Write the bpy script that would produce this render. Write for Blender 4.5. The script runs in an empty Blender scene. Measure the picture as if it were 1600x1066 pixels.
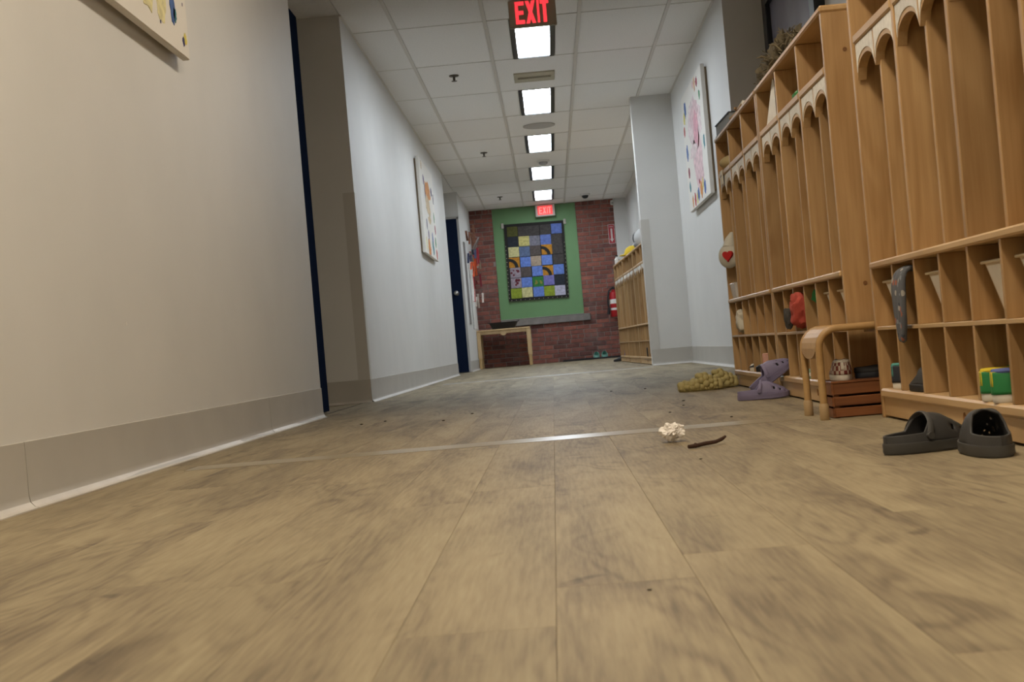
import bpy, bmesh, math, random
from mathutils import Vector, Matrix
random.seed(7)
PI = math.pi
scene = bpy.context.scene
C = scene.collection

# ------------------------------------------------------------------ camera
F_PX, YAW, PITCH, ROLL, CAM_H = 2051.4, -0.03087, 0.0065, -0.08574, 0.2571
def cam_axes():
    Fw = Vector((math.sin(YAW)*math.cos(PITCH), math.cos(YAW)*math.cos(PITCH), math.sin(PITCH)))
    R0 = Vector((math.cos(YAW), -math.sin(YAW), 0)); U0 = R0.cross(Fw)
    R = R0*math.cos(ROLL) + U0*math.sin(ROLL); U = -R0*math.sin(ROLL) + U0*math.cos(ROLL)
    return R, U, Fw
cam = bpy.data.cameras.new('camera'); camo = bpy.data.objects.new('camera', cam); C.objects.link(camo)
cam.sensor_width = 36.0; cam.lens = F_PX*36.0/1600.0; cam.clip_start = 0.02; cam.clip_end = 100
R_, U_, F_ = cam_axes()
camo.matrix_world = Matrix(((R_.x, U_.x, -F_.x, 0), (R_.y, U_.y, -F_.y, 0), (R_.z, U_.z, -F_.z, CAM_H), (0, 0, 0, 1)))
cam.dof.use_dof = True; cam.dof.focus_distance = 5.0; cam.dof.aperture_fstop = 14.0
scene.camera = camo

# ------------------------------------------------------------------ world, light level
w = bpy.data.worlds.new('world'); scene.world = w; w.use_nodes = True
w.node_tree.nodes['Background'].inputs[0].default_value = (0.9, 0.92, 1.0, 1)
w.node_tree.nodes['Background'].inputs[1].default_value = 0.02
scene.view_settings.view_transform = 'Standard'; scene.view_settings.look = 'None'
scene.view_settings.exposure = 0.0; scene.view_settings.gamma = 1.0; scene.view_settings.use_curve_mapping = False
LAMP_COOL = ((0.83, 0.915, 1.0), 30.0)     # ceiling lights from the first EXIT sign on
LAMP_WARM = ((1.0, 0.865, 0.675), 42.0)      # ceiling lights above and behind the camera

# ------------------------------------------------------------------ materials
MATS = {}
def mat(name, col, rough=0.6, metal=0.0, spec=0.4, emit=0.0, bump=0.0, bscale=60.0, var=0.0, vscale=6.0, obvar=0.0, trans=0.0, alpha=1.0):
    if name in MATS: return MATS[name]
    m = bpy.data.materials.new(name); m.use_nodes = True; nt = m.node_tree; N = nt.nodes; L = nt.links
    b = N['Principled BSDF']; b.inputs['Roughness'].default_value = rough; b.inputs['Metallic'].default_value = metal
    b.inputs['Specular IOR Level'].default_value = spec
    c = (col[0], col[1], col[2], 1); b.inputs['Base Color'].default_value = c
    tc = N.new('ShaderNodeTexCoord')
    if trans: b.inputs['Transmission Weight'].default_value = trans
    if alpha < 1: b.inputs['Alpha'].default_value = alpha
    last = None
    if var:
        n = N.new('ShaderNodeTexNoise'); n.inputs['Scale'].default_value = vscale; n.inputs['Detail'].default_value = 5
        L.new(tc.outputs['Object'], n.inputs['Vector'])
        mr = N.new('ShaderNodeMapRange'); mr.inputs[1].default_value = .25; mr.inputs[2].default_value = .75
        mr.inputs[3].default_value = 1-var; mr.inputs[4].default_value = 1+var; L.new(n.outputs['Fac'], mr.inputs[0]); last = mr.outputs[0]
    if obvar:
        oi = N.new('ShaderNodeObjectInfo'); mr = N.new('ShaderNodeMapRange'); mr.inputs[3].default_value = 1-obvar; mr.inputs[4].default_value = 1+obvar
        L.new(oi.outputs['Random'], mr.inputs[0])
        if last is None: last = mr.outputs[0]
        else:
            mm = N.new('ShaderNodeMath'); mm.operation = 'MULTIPLY'; L.new(last, mm.inputs[0]); L.new(mr.outputs[0], mm.inputs[1]); last = mm.outputs[0]
    if last is not None:
        vm = N.new('ShaderNodeVectorMath'); vm.operation = 'SCALE'; vm.inputs[0].default_value = col[:3]; L.new(last, vm.inputs['Scale']); L.new(vm.outputs[0], b.inputs['Base Color'])
    if bump:
        n = N.new('ShaderNodeTexNoise'); n.inputs['Scale'].default_value = bscale; n.inputs['Detail'].default_value = 4
        L.new(tc.outputs['Object'], n.inputs['Vector'])
        bp = N.new('ShaderNodeBump'); bp.inputs['Strength'].default_value = bump; bp.inputs['Distance'].default_value = 0.004
        L.new(n.outputs['Fac'], bp.inputs['Height']); L.new(bp.outputs[0], b.inputs['Normal'])
    if emit:
        b.inputs['Emission Color'].default_value = c; b.inputs['Emission Strength'].default_value = emit
    MATS[name] = m; return m

def ramp(N, stops):
    r = N.new('ShaderNodeValToRGB'); e = r.color_ramp.elements
    while len(e) < len(stops): e.new(0.5)
    for k, (p, c) in enumerate(stops): e[k].position = p; e[k].color = (c[0], c[1], c[2], 1)
    return r

def wood_mat(name, light, dark, axis='Z', rough=0.42, obvar=0.12, grain=1.0, rings=9.0, coat=0.0, bump=0.05):
    """figured timber: stretched noise whose contour lines make cathedral grain; tint and offset differ by board"""
    if name in MATS: return MATS[name]
    m = bpy.data.materials.new(name); m.use_nodes = True; nt = m.node_tree; N = nt.nodes; L = nt.links
    b = N['Principled BSDF']; b.inputs['Roughness'].default_value = rough; b.inputs['Coat Weight'].default_value = coat; b.inputs['Coat Roughness'].default_value = 0.3
    tc = N.new('ShaderNodeTexCoord'); oi = N.new('ShaderNodeObjectInfo')
    sc = N.new('ShaderNodeVectorMath'); sc.operation = 'SCALE'; sc.inputs[0].default_value = (37.0, 53.0, 71.0); L.new(oi.outputs['Random'], sc.inputs['Scale'])
    ad = N.new('ShaderNodeVectorMath'); ad.operation = 'ADD'; L.new(tc.outputs['Object'], ad.inputs[0]); L.new(sc.outputs[0], ad.inputs[1])
    def mapped(scale):
        mp = N.new('ShaderNodeMapping'); s = [scale[0]]*3; s['XYZ'.index(axis)] = scale[1]; mp.inputs['Scale'].default_value = s
        L.new(ad.outputs[0], mp.inputs['Vector']); return mp
    m1 = mapped((9*grain, 1.4*grain)); n1 = N.new('ShaderNodeTexNoise'); n1.inputs['Scale'].default_value = 1.0; n1.inputs['Detail'].default_value = 2.5; n1.inputs['Distortion'].default_value = 0.6; L.new(m1.outputs[0], n1.inputs['Vector'])
    mu = N.new('ShaderNodeMath'); mu.operation = 'MULTIPLY'; mu.inputs[1].default_value = rings*6.28; L.new(n1.outputs['Fac'], mu.inputs[0])
    si = N.new('ShaderNodeMath'); si.operation = 'SINE'; L.new(mu.outputs[0], si.inputs[0])
    m2 = mapped((120*grain, 5*grain)); n2 = N.new('ShaderNodeTexNoise'); n2.inputs['Scale'].default_value = 1.0; n2.inputs['Detail'].default_value = 4; L.new(m2.outputs[0], n2.inputs['Vector'])
    m3 = mapped((4*grain, 1.2*grain)); n3 = N.new('ShaderNodeTexNoise'); n3.inputs['Scale'].default_value = 1.0; n3.inputs['Detail'].default_value = 3; L.new(m3.outputs[0], n3.inputs['Vector'])
    def mad(a, k, c):
        x = N.new('ShaderNodeMath'); x.operation = 'MULTIPLY_ADD'; L.new(a, x.inputs[0]); x.inputs[1].default_value = k
        if isinstance(c, float): x.inputs[2].default_value = c
        else: L.new(c, x.inputs[2])
        return x.outputs[0]
    f = mad(si.outputs[0], 0.09, 0.0); f = mad(n2.outputs['Fac'], 0.45, f); f = mad(n3.outputs['Fac'], 0.85, f)
    mr = N.new('ShaderNodeMapRange'); mr.inputs[1].default_value = 0.38; mr.inputs[2].default_value = 0.92; L.new(f, mr.inputs[0])
    rp = ramp(N, [(0, dark), (1, light)]); L.new(mr.outputs[0], rp.inputs[0])
    tv = N.new('ShaderNodeMapRange'); tv.inputs[3].default_value = 1-obvar; tv.inputs[4].default_value = 1+obvar; L.new(oi.outputs['Random'], tv.inputs[0])
    vm = N.new('ShaderNodeVectorMath'); vm.operation = 'SCALE'; L.new(rp.outputs[0], vm.inputs[0]); L.new(tv.outputs[0], vm.inputs['Scale']); L.new(vm.outputs[0], b.inputs['Base Color'])
    bp = N.new('ShaderNodeBump'); bp.inputs['Strength'].default_value = bump; bp.inputs['Distance'].default_value = 0.001; L.new(n2.outputs['Fac'], bp.inputs['Height']); L.new(bp.outputs[0], b.inputs['Normal'])
    MATS[name] = m; return m

def brick_mat():
    m = bpy.data.materials.new('brick'); m.use_nodes = True; nt = m.node_tree; N = nt.nodes; L = nt.links; b = N['Principled BSDF']; b.inputs['Roughness'].default_value = .85
    oi = N.new('ShaderNodeObjectInfo'); rp = ramp(N, [(0, (.13, .052, .042)), (.3, (.21, .072, .052)), (.6, (.27, .090, .064)), (.85, (.32, .11, .075)), (1, (.18, .07, .06))]); L.new(oi.outputs['Random'], rp.inputs[0])
    g = N.new('ShaderNodeNewGeometry'); n = N.new('ShaderNodeTexNoise'); n.inputs['Scale'].default_value = 22; n.inputs['Detail'].default_value = 6; L.new(g.outputs['Position'], n.inputs['Vector'])
    n2 = N.new('ShaderNodeTexNoise'); n2.inputs['Scale'].default_value = 2.2; n2.inputs['Detail'].default_value = 5; L.new(g.outputs['Position'], n2.inputs['Vector'])
    mr = N.new('ShaderNodeMapRange'); mr.inputs[1].default_value = .3; mr.inputs[2].default_value = .7; mr.inputs[3].default_value = .7; mr.inputs[4].default_value = 1.25; L.new(n.outputs['Fac'], mr.inputs[0])
    vm = N.new('ShaderNodeVectorMath'); vm.operation = 'SCALE'; L.new(rp.outputs[0], vm.inputs[0]); L.new(mr.outputs[0], vm.inputs['Scale'])
    # pale mortar smears
    s2 = N.new('ShaderNodeMapRange'); s2.inputs[1].default_value = .58; s2.inputs[2].default_value = .75; s2.inputs[4].default_value = .45; L.new(n2.outputs['Fac'], s2.inputs[0])
    mx = N.new('ShaderNodeMix'); mx.data_type = 'RGBA'; mx.inputs[7].default_value = (.30, .22, .2, 1); L.new(s2.outputs[0], mx.inputs[0]); L.new(vm.outputs[0], mx.inputs[6]); L.new(mx.outputs[2], b.inputs['Base Color'])
    bp = N.new('ShaderNodeBump'); bp.inputs['Strength'].default_value = .4; bp.inputs['Distance'].default_value = .004; L.new(n.outputs['Fac'], bp.inputs['Height']); L.new(bp.outputs[0], b.inputs['Normal'])
    MATS['brick'] = m; return m

M_WALL = mat('wall_paint', (.68, .67, .645), .55, bump=.05, bscale=40, var=.035, vscale=2.5)
M_COVE = mat('vinyl_cove', (.47, .445, .40), .45, var=.06, vscale=5)
M_LIP = mat('vinyl_cove_lip', (.62, .585, .54), .45, var=.1, vscale=9)
M_CEIL = mat('acoustic_tile', (.90, .885, .86), .9, bump=.35, bscale=260, var=.05, vscale=90, obvar=.03)
M_TBAR = mat('grid_bar', (.70, .67, .62), .5)
M_NAVY = mat('navy_paint', (.011, .018, .042), 1.0, spec=.0)
M_GUARD = mat('corner_guard', (.56, .54, .50), .4)
M_MAPLE = wood_mat('maple', (.50, .32, .148), (.32, .178, .068), 'Z', .42, .13, 1.0, 5.0, 0.08)
M_MAPLE_EDGE = wood_mat('maple_edge', (.56, .38, .19), (.43, .26, .11), 'Y', .45, .06, 1.0, 3.0, .05)
M_BENT = wood_mat('bentwood', (.50, .315, .13), (.38, .21, .07), 'X', .45, .06, 1.0, 3.0, .08)
M_CRATE = wood_mat('stained_crate', (.30, .11, .035), (.13, .042, .014), 'X', .45, .12, 1.0, 4.0)
M_BIRCH = wood_mat('birch_table', (.66, .47, .25), (.50, .33, .16), 'Z', .4, .05, 1.0, 3.0)
def floor_mat():
    """printed oak-look vinyl: pale tan ground, grey-brown smoky patches, swirling grain lines and knots; offset and tint differ by plank"""
    m = bpy.data.materials.new('vinyl_plank'); m.use_nodes = True; nt = m.node_tree; N = nt.nodes; L = nt.links
    b = N['Principled BSDF']; b.inputs['Roughness'].default_value = .58; b.inputs['Specular IOR Level'].default_value = .13
    tc = N.new('ShaderNodeTexCoord'); oi = N.new('ShaderNodeObjectInfo')
    sc = N.new('ShaderNodeVectorMath'); sc.operation = 'SCALE'; sc.inputs[0].default_value = (37.0, 53.0, 0.0); L.new(oi.outputs['Random'], sc.inputs['Scale'])
    ad = N.new('ShaderNodeVectorMath'); ad.operation = 'ADD'; L.new(tc.outputs['Object'], ad.inputs[0]); L.new(sc.outputs[0], ad.inputs[1])
    def noi(sx, sy, detail, dist=0.0, rough=.55):
        mp = N.new('ShaderNodeMapping'); mp.inputs['Scale'].default_value = (sx, sy, 1); L.new(ad.outputs[0], mp.inputs['Vector'])
        n = N.new('ShaderNodeTexNoise'); n.inputs['Scale'].default_value = 1; n.inputs['Detail'].default_value = detail; n.inputs['Distortion'].default_value = dist; n.inputs['Roughness'].default_value = rough
        L.new(mp.outputs[0], n.inputs['Vector']); return n.outputs['Fac']
    def mr(a, lo, hi, o0=0.0, o1=1.0):
        r = N.new('ShaderNodeMapRange'); r.inputs[1].default_value = lo; r.inputs[2].default_value = hi; r.inputs[3].default_value = o0; r.inputs[4].default_value = o1; L.new(a, r.inputs[0]); return r.outputs[0]
    def mth(op, a, b2):
        x = N.new('ShaderNodeMath'); x.operation = op
        for i, q in enumerate((a, b2)):
            if isinstance(q, (int, float)): x.inputs[i].default_value = q
            else: L.new(q, x.inputs[i])
        return x.outputs[0]
    patch = mr(noi(7, 1.1, 5, .9), .34, .72)                      # smoky patches
    fld = noi(6.5, 1.5, 1.2, 1.3)                                   # field whose level lines are the cathedral grain
    ring = mr(mth('SINE', mth('MULTIPLY', fld, 46.0), 0.0), -1, 1)
    ringm = mth('MULTIPLY', mth('POWER', ring, 2.0), mr(noi(5, 1.2, 2), .45, .65))
    fine = mr(noi(150, 9, 4), .3, .7)
    knot = mr(noi(11, 8, 2, .4), .69, .76)
    f = mth('ADD', mth('MULTIPLY', patch, .58), mth('MULTIPLY', ringm, .27)); f = mth('ADD', f, mth('MULTIPLY', fine, .36)); f = mth('ADD', f, mth('MULTIPLY', knot, .35))
    rp = ramp(N, [(0, (.55, .46, .295)), (.35, (.445, .36, .228)), (.7, (.29, .228, .148)), (1.0, (.18, .14, .098))]); L.new(f, rp.inputs[0])
    tv = mr(oi.outputs['Random'], 0, 1, .60, .70)
    vm = N.new('ShaderNodeVectorMath'); vm.operation = 'SCALE'; L.new(rp.outputs[0], vm.inputs[0]); L.new(tv, vm.inputs['Scale']); L.new(vm.outputs[0], b.inputs['Base Color'])
    bp = N.new('ShaderNodeBump'); bp.inputs['Strength'].default_value = .05; bp.inputs['Distance'].default_value = .0008; L.new(fine, bp.inputs['Height']); L.new(bp.outputs[0], b.inputs['Normal'])
    return m
M_FLOOR = floor_mat()
M_BRICK = brick_mat()
M_MORTAR = mat('mortar', (.31, .255, .23), .95, bump=.4, bscale=80, var=.2, vscale=6)
M_GREEN = mat('green_paint', (.145, .275, .12), .6, bump=.05, var=.04)
M_STONE = mat('stone_sill', (.21, .19, .175), .8, bump=.4, bscale=40, var=.25, vscale=9)
M_STEEL = mat('steel', (.62, .61, .60), .3, 1.0)
M_DARK = mat('black_plastic', (.012, .012, .014), .45)
M_BLKFRAME = mat('black_frame', (.008, .009, .012), .35)
M_CANVAS = mat('canvas', (.78, .75, .70), .8, bump=.1, bscale=300)
M_CARD = mat('name_card', (.70, .68, .64), .6, var=.12, vscale=60, obvar=.12)
M_TRAY = mat('tray_plastic', (.60, .50, .36), .35, spec=.5)
M_PAPERW = mat('white_paper', (.80, .78, .74), .7, var=.06, vscale=30)

# ------------------------------------------------------------------ mesh helpers
class MB:
    def __init__(s): s.v = []; s.f = []
    def add(s, v, f):
        k = len(s.v); s.v += [tuple(p) for p in v]; s.f += [tuple(i+k for i in q) for q in f]; return s
    def box(s, x0, x1, y0, y1, z0, z1):
        return s.add([(x0,y0,z0),(x1,y0,z0),(x1,y1,z0),(x0,y1,z0),(x0,y0,z1),(x1,y0,z1),(x1,y1,z1),(x0,y1,z1)],
                     [(3,2,1,0),(4,5,6,7),(0,1,5,4),(1,2,6,5),(2,3,7,6),(3,0,4,7)])
    def tube(s, pts, r, n=10, caps=True, flat=None):
        pts = [Vector(p) for p in pts]; rings = []; up = None
        for i, p in enumerate(pts):
            t = (pts[min(i+1, len(pts)-1)] - pts[max(i-1, 0)]).normalized()
            if up is None:
                up = Vector((0, 0, 1)) if abs(t.z) < .9 else Vector((1, 0, 0))
            a = t.cross(up).normalized(); up = a.cross(t).normalized()
            rr = r[i] if isinstance(r, (list, tuple)) else r
            ra, rb = (rr, rr) if flat is None else (rr*flat[0], rr*flat[1])
            rings.append([p + a*math.cos(2*PI*k/n)*ra + up*math.sin(2*PI*k/n)*rb for k in range(n)])
        v = [q for g in rings for q in g]; f = []
        for i in range(len(pts)-1):
            for k in range(n): f.append((i*n+k, i*n+(k+1) % n, (i+1)*n+(k+1) % n, (i+1)*n+k))
        if caps: f.append(tuple(range(n-1, -1, -1))); f.append(tuple((len(pts)-1)*n+k for k in range(n)))
        return s.add(v, f)
    def lathe(s, prof, o=(0,0,0), n=20, axis='Z'):
        v = []; f = []
        for r, h in prof:
            for k in range(n):
                a = 2*PI*k/n; p = (r*math.cos(a), r*math.sin(a), h)
                if axis == 'Y': p = (p[0], p[2], p[1])
                if axis == 'X': p = (p[2], p[0], p[1])
                v.append((p[0]+o[0], p[1]+o[1], p[2]+o[2]))
        m = len(prof)
        for i in range(m-1):
            for k in range(n): f.append((i*n+k, i*n+(k+1) % n, (i+1)*n+(k+1) % n, (i+1)*n+k))
        f.append(tuple(range(n-1, -1, -1))); f.append(tuple((m-1)*n+k for k in range(n)))
        return s.add(v, f)
    def prism(s, poly, a0, a1, axis):
        """poly in the two other axes (in order), extruded along axis a0..a1"""
        def P(p, a):
            if axis == 'X': return (a, p[0], p[1])
            if axis == 'Y': return (p[0], a, p[1])
            return (p[0], p[1], a)
        n = len(poly); v = [P(p, a0) for p in poly] + [P(p, a1) for p in poly]
        f = [tuple(range(n)), tuple(range(2*n-1, n-1, -1))] + [(i, (i+1) % n + 0, n+(i+1) % n, n+i) for i in range(n)]
        return s.add(v, f)
    def ball(s, c, r, sub=1, sc=(1,1,1)):
        bm = bmesh.new(); bmesh.ops.create_icosphere(bm, subdivisions=sub, radius=1.0)
        v = [(c[0]+p.co.x*r*sc[0], c[1]+p.co.y*r*sc[1], c[2]+p.co.z*r*sc[2]) for p in bm.verts]; bm.verts.index_update()
        f = [tuple(x.index for x in q.verts) for q in bm.faces]; bm.free(); return s.add(v, f)
    def xf(s, M):
        s.v = [tuple(M @ Vector(p)) for p in s.v]; return s
    def mesh(s, name, bevel=0.0, weld=False):
        me = bpy.data.meshes.new(name); me.from_pydata(s.v, [], s.f)
        bm = bmesh.new(); bm.from_mesh(me)
        if weld: bmesh.ops.remove_doubles(bm, verts=bm.verts, dist=1e-5)
        if bevel:
            ed = [e for e in bm.edges if len(e.link_faces) == 2 and e.calc_face_angle(0) > .6]
            bmesh.ops.bevel(bm, geom=ed, offset=bevel, segments=1, affect='EDGES', clamp_overlap=True)
        bmesh.ops.recalc_face_normals(bm, faces=bm.faces)
        bm.to_mesh(me); bm.free(); return me

def link(name, me, m, parent=None, loc=None, rot=None, smooth=False):
    o = bpy.data.objects.new(name, me); C.objects.link(o)
    if m is not None and me is not None and not me.materials: me.materials.append(m)
    if parent is not None: o.parent = parent
    if loc is not None: o.location = loc
    if rot is not None: o.rotation_euler = rot
    if smooth:
        for p in me.polygons: p.use_smooth = True
        try: me.set_sharp_from_angle(angle=math.radians(40))
        except Exception: pass
    return o
def obj(name, mb, m, parent=None, bevel=0.0, smooth=False, weld=False, loc=None, rot=None):
    return link(name, mb.mesh(name, bevel, weld), m, parent, loc, rot, smooth)
def tag(o, label, cat, group=None):
    o['label'] = label; o['category'] = cat
    if group: o['group'] = group
    return o
def thing(name, label, cat, loc=(0,0,0), rot=(0,0,0), group=None):
    o = bpy.data.objects.new(name, None); o.empty_display_size = .05; C.objects.link(o); o.location = loc; o.rotation_euler = rot
    return tag(o, label, cat, group)
def struct(o, label, cat):
    o['kind'] = 'structure'; return tag(o, label, cat)
def copy_thing(root, loc, rot, label):
    r = root.copy(); C.objects.link(r); r.location = loc; r.rotation_euler = rot; r['label'] = label
    for ch in list(root.children):
        c = ch.copy(); C.objects.link(c); c.parent = r
        for g in ch.children:
            d = g.copy(); C.objects.link(d); d.parent = c
    return r
def B(*a): return MB().box(*a)

# ------------------------------------------------------------------ setting: floor
H = 2.458
XL, XR, YE, YB = -1.172, 1.262, 20.45, -2.6
floor = struct(obj('floor', B(-2.7, 1.75, YB-.1, YE+.25, -.06, -.0035), mat('subfloor', (.05, .04, .03), .9)), 'tan wood-look vinyl plank floor of the corridor', 'floor')
obj('floor_sheet', B(-2.7, 1.75, YB, -.3, -.0035, 0.0), M_FLOOR, floor)
obj('floor_sheet', B(-2.7, -1.24, -.3, YE+.1, -.0035, -.0002), M_FLOOR, floor)
obj('floor_sheet', B(1.2, 1.75, -.3, 12.0, -.0035, -.0002), M_FLOOR, floor)
PW, PL = 0.1495, 1.22
plank_cache = {}
def plank_mesh(l):
    k = round(l, 3)
    if k not in plank_cache:
        g = .00018; plank_cache[k] = B(g, PW-g, g, k-g, -.0035, 0).mesh('plank', .00025)
    return plank_cache[k]
joint = {-1: 1.21, 1: 1.55, -3: 1.58, 0: 1.40, -2: 1.05, 2: 1.0, 3: 1.75}
for c in range(-8, 9):
    x = -.019 + c*PW - (0 if c < 0 else 0)
    j = joint.get(c, 1.0 + random.random()*1.2)
    y = j - 2*PL if j - 2*PL > -.3 else j - PL if j-PL > -.3 else j
    ys = [-.3, y] if y > -.29 else [y]
    while ys[-1] + PL < YE: ys.append(ys[-1] + PL)
    ys.append(YE)
    for a, b_ in zip(ys, ys[1:]):
        if b_ - a > .02: link('plank', plank_mesh(b_-a), M_FLOOR, floor, (x, a, 0))

# ------------------------------------------------------------------ setting: walls
def wall(name, box, label, m=M_WALL): return struct(obj(name, B(*box), m), label, 'wall')
T = .12
WZ = H + .04
WL = wall('wall_left', (XL-T, XL, YB, 6.51, -.003, WZ), 'beige left wall nearest the camera, up to the open navy door')
wall('wall_left', (XL-T, XL, 8.27, 15.92, -.003, WZ), 'white left wall with a splatter painting, past the first doorway')
wall('wall_left', (-1.135-T, -1.135, 17.86, YE, -.003, WZ), 'short white left wall hung with crafts beside the brick wall')
wall('wall_alcove', (-2.6, XL-T, 8.27, 8.27+T, -.003, WZ), 'shaded return wall behind the open navy door')
wall('wall_alcove', (-2.6, XL-T, 6.0, 6.12, -.003, WZ), 'hidden near side of the first doorway recess')
wall('wall_alcove', (-2.7, -2.6, 6.0, 8.4, -.003, WZ), 'back of the first doorway recess')
wall('wall_alcove', (-2.6, XL-T, 15.8, 15.92, -.003, WZ), 'near side of the far doorway recess')
wall('wall_alcove', (-2.7, -2.6, 15.8, 18.0, -.003, WZ), 'back of the far doorway recess')
wall('wall_alcove', (-2.6, -1.135-T, 17.86, 17.86+T, -.003, WZ), 'pale wall above the far navy door')
wall('wall_right', (XR, XR+.42, 8.43, 12.0, -.003, WZ), 'white right wall with the pink painting')
wall('wall_right', (1.56, 1.68, YB, 8.43, -.003, WZ), 'recessed right wall behind the wooden lockers')
wall('wall_right', (1.32, 1.68, 12.15, YE+.12, -.003, WZ), 'grey right wall behind the far lockers')
wall('wall_pillar', (.893, XR+.42, 12.0, 12.15, -.003, WZ), 'pale grey wall stub jutting out on the right')
wall('wall_back', (-2.7, 1.7, YB-.12, YB, -.003, WZ), 'plain wall behind the camera')
wall('wall_end', (1.116, 1.32, YE-.02, YE+.12, -.003, WZ), 'grey strip of wall right of the brick end wall')

obj('paint_chip', MB().lathe([(.006, -.0004), (.006, .0008)], (XL, 3.60, .42), 8, 'X'), mat('chip_white', (.8, .78, .74), .8), WL)
# cove baseboards: lofted profile with flared toe lip
COVE = [(0, .148), (.0045, .1465), (.005, .03), (.008, .014), (.016, .005)]
LIP = [(.016, .005), (.024, .0026), (.024, 0), (.004, 0), (.006, .022), (.0075, .0155)]
def cove(name, p0, p1, nrm, label, wavy=False):
    p0 = Vector(p0); p1 = Vector(p1); L_ = (p1-p0).length; d = (p1-p0).normalized(); nv = Vector(nrm)
    n = max(2, int(L_/.25)) if wavy else 2
    def sweep(prof, amp):
        v = []; f = []; m_ = len(prof)
        for i in range(n):
            t = L_*i/(n-1); wv = amp*(math.sin(t*5.1)+.6*math.sin(t*13.7+1)) if wavy else 0
            for (a, z) in prof:
                p = p0 + d*t + nv*(a + (wv if a > .014 else 0)); v.append((p.x, p.y, z))
        for i in range(n-1):
            for k in range(m_): f.append((i*m_+k, i*m_+(k+1) % m_, (i+1)*m_+(k+1) % m_, (i+1)*m_+k))
        f.append(tuple(range(m_))); f.append(tuple((n-1)*m_+k for k in range(m_-1, -1, -1)))
        return MB().add(v, f)
    b = struct(obj(name, sweep(COVE + [(0, .005)], 0), M_COVE, smooth=True), label, 'baseboard')
    obj('toe_lip', sweep(LIP, .0022), M_LIP, b, smooth=False)
    return b
for k, (a, b_) in enumerate([(YB, 2.83), (2.834, 5.3), (5.304, 6.507)]):
    cove('baseboard_left', (XL, a, 0), (XL, b_, 0), (1, 0, 0), ['beige cove baseboard at the lower left corner of the picture', 'long beige cove baseboard with a buckled toe along the near left wall', 'beige cove baseboard ending at the open navy door'][k], True)
cove('baseboard_left', (XL, 8.265, 0), (XL, 15.92, 0), (1, 0, 0), 'cove baseboard under the splatter painting')
cove('baseboard_left', (-1.135, 17.9, 0), (-1.135, YE, 0), (1, 0, 0), 'short cove baseboard beside the small far table')
cove('baseboard_alcove', (-2.6, 8.27, 0), (XL+.004, 8.27, 0), (0, -1, 0), 'cove baseboard on the shaded return wall')
cove('baseboard_right', (XR, 12.0, 0), (XR, 8.43, 0), (-1, 0, 0), 'cove baseboard under the pink painting')
cove('baseboard_pillar', (.893, 12.0, 0), (XR, 12.0, 0), (0, -1, 0), 'cove baseboard at the foot of the grey wall stub')
# corner guards
g = obj('trim_1', B(XL-.072, XL+.003, 8.266, 8.27, .105, 1.335).box(XL, XL+.003, 8.27, 8.345, .105, 1.335), M_GUARD); struct(g, 'beige corner guard on the corner past the open navy door', 'corner guard')
g = obj('trim_2', B(.890, .968, 11.996, 12.0, .108, 1.335).box(.890, .893, 12.0, 12.15, .108, 1.335), M_GUARD); struct(g, 'white corner guard on the edge of the grey wall stub', 'corner guard')

# doors
d = obj('door_1', B(-1.305, -1.26, 6.31, 7.212, .006, 2.19), M_NAVY); struct(d, 'open navy door seen almost edge-on at the near left wall', 'door')
obj('latch_bolt', B(-1.295, -1.27, 7.212, 7.235, 1.135, 1.16), M_STEEL, d)
obj('latch_plate', B(-1.297, -1.268, 7.212, 7.214, 1.09, 1.2), M_STEEL, d)
d = obj('door_2', B(-2.05, -1.165, 17.80, 17.845, .006, 2.095), M_NAVY, bevel=.002); struct(d, 'far navy door with a round steel knob', 'door')
kb = MB().lathe([(.032, 0), (.032, -.008), (.012, -.01), (.012, -.03), (.026, -.036), (.032, -.05), (.028, -.064), (.012, -.07)], (-1.245, 17.80, 1.085), 20, 'Y')
obj('knob', kb, M_STEEL, d, smooth=True)
obj('door_frame', B(-1.165, -1.137, 17.83, 17.86, 0, 2.12).box(-2.1, -1.137, 17.83, 17.86, 2.095, 2.13), mat('frame_paint', (.50, .48, .45), .5), d)
d = obj('door_3', B(1.50, 1.545, 6.86, 8.36, .006, 2.38), M_BLKFRAME); struct(d, 'black-framed glazed door in the recess behind the lockers', 'door')
d.data = MB().box(1.5, 1.559, 8.24, 8.36, .006, 2.38).box(1.5, 1.559, 6.86, 6.98, .006, 2.38).box(1.5, 1.559, 6.98, 8.24, 2.27, 2.38).box(1.5, 1.559, 6.98, 8.24, .006, .25).mesh('door_3', .002); d.data.materials.append(M_BLKFRAME)
obj('pane', B(1.53, 1.54, 6.98, 8.24, .25, 2.27), mat('dark_glass', (.20, .185, .22), .25, var=.3, vscale=2.2, spec=.5), d)

# ------------------------------------------------------------------ end wall: bricks, green infill, sill
wend = struct(obj('wall_end', B(-1.20, 1.116, YE, YE+.14, -.003, WZ), M_MORTAR), 'red brick end wall of the corridor with a green painted panel', 'wall')
BH, BL, MJ = .0685, .205, .0115
bcache = {}
def brick(x0, x1, z0, z1):
    l = round(x1-x0, 3); h = round(z1-z0, 3)
    if (l, h) not in bcache: bcache[(l, h)] = B(0, l, -.0, .02, 0, h).mesh('brick', .003)
    o = link('brick', bcache[(l, h)], M_BRICK, wend, (x0, YE-.011+random.uniform(-.002, .002), z0))
def course(xa, xb, z0, z1, row):
    x = xa - (BL/2+random.uniform(-.02, .02) if row % 2 else random.uniform(0, .02))
    while x < xb:
        l = BL if row % 6 != 5 else BL*.5
        a, b_ = max(x, xa), min(x+l-MJ, xb)
        if b_-a > .025: brick(round(a, 3), round(b_, 3), z0, z1)
        x += l
GX0, GX1, GZ0, GZ1 = -.775, .522, .715, H
row = 0; z = .004
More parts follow.
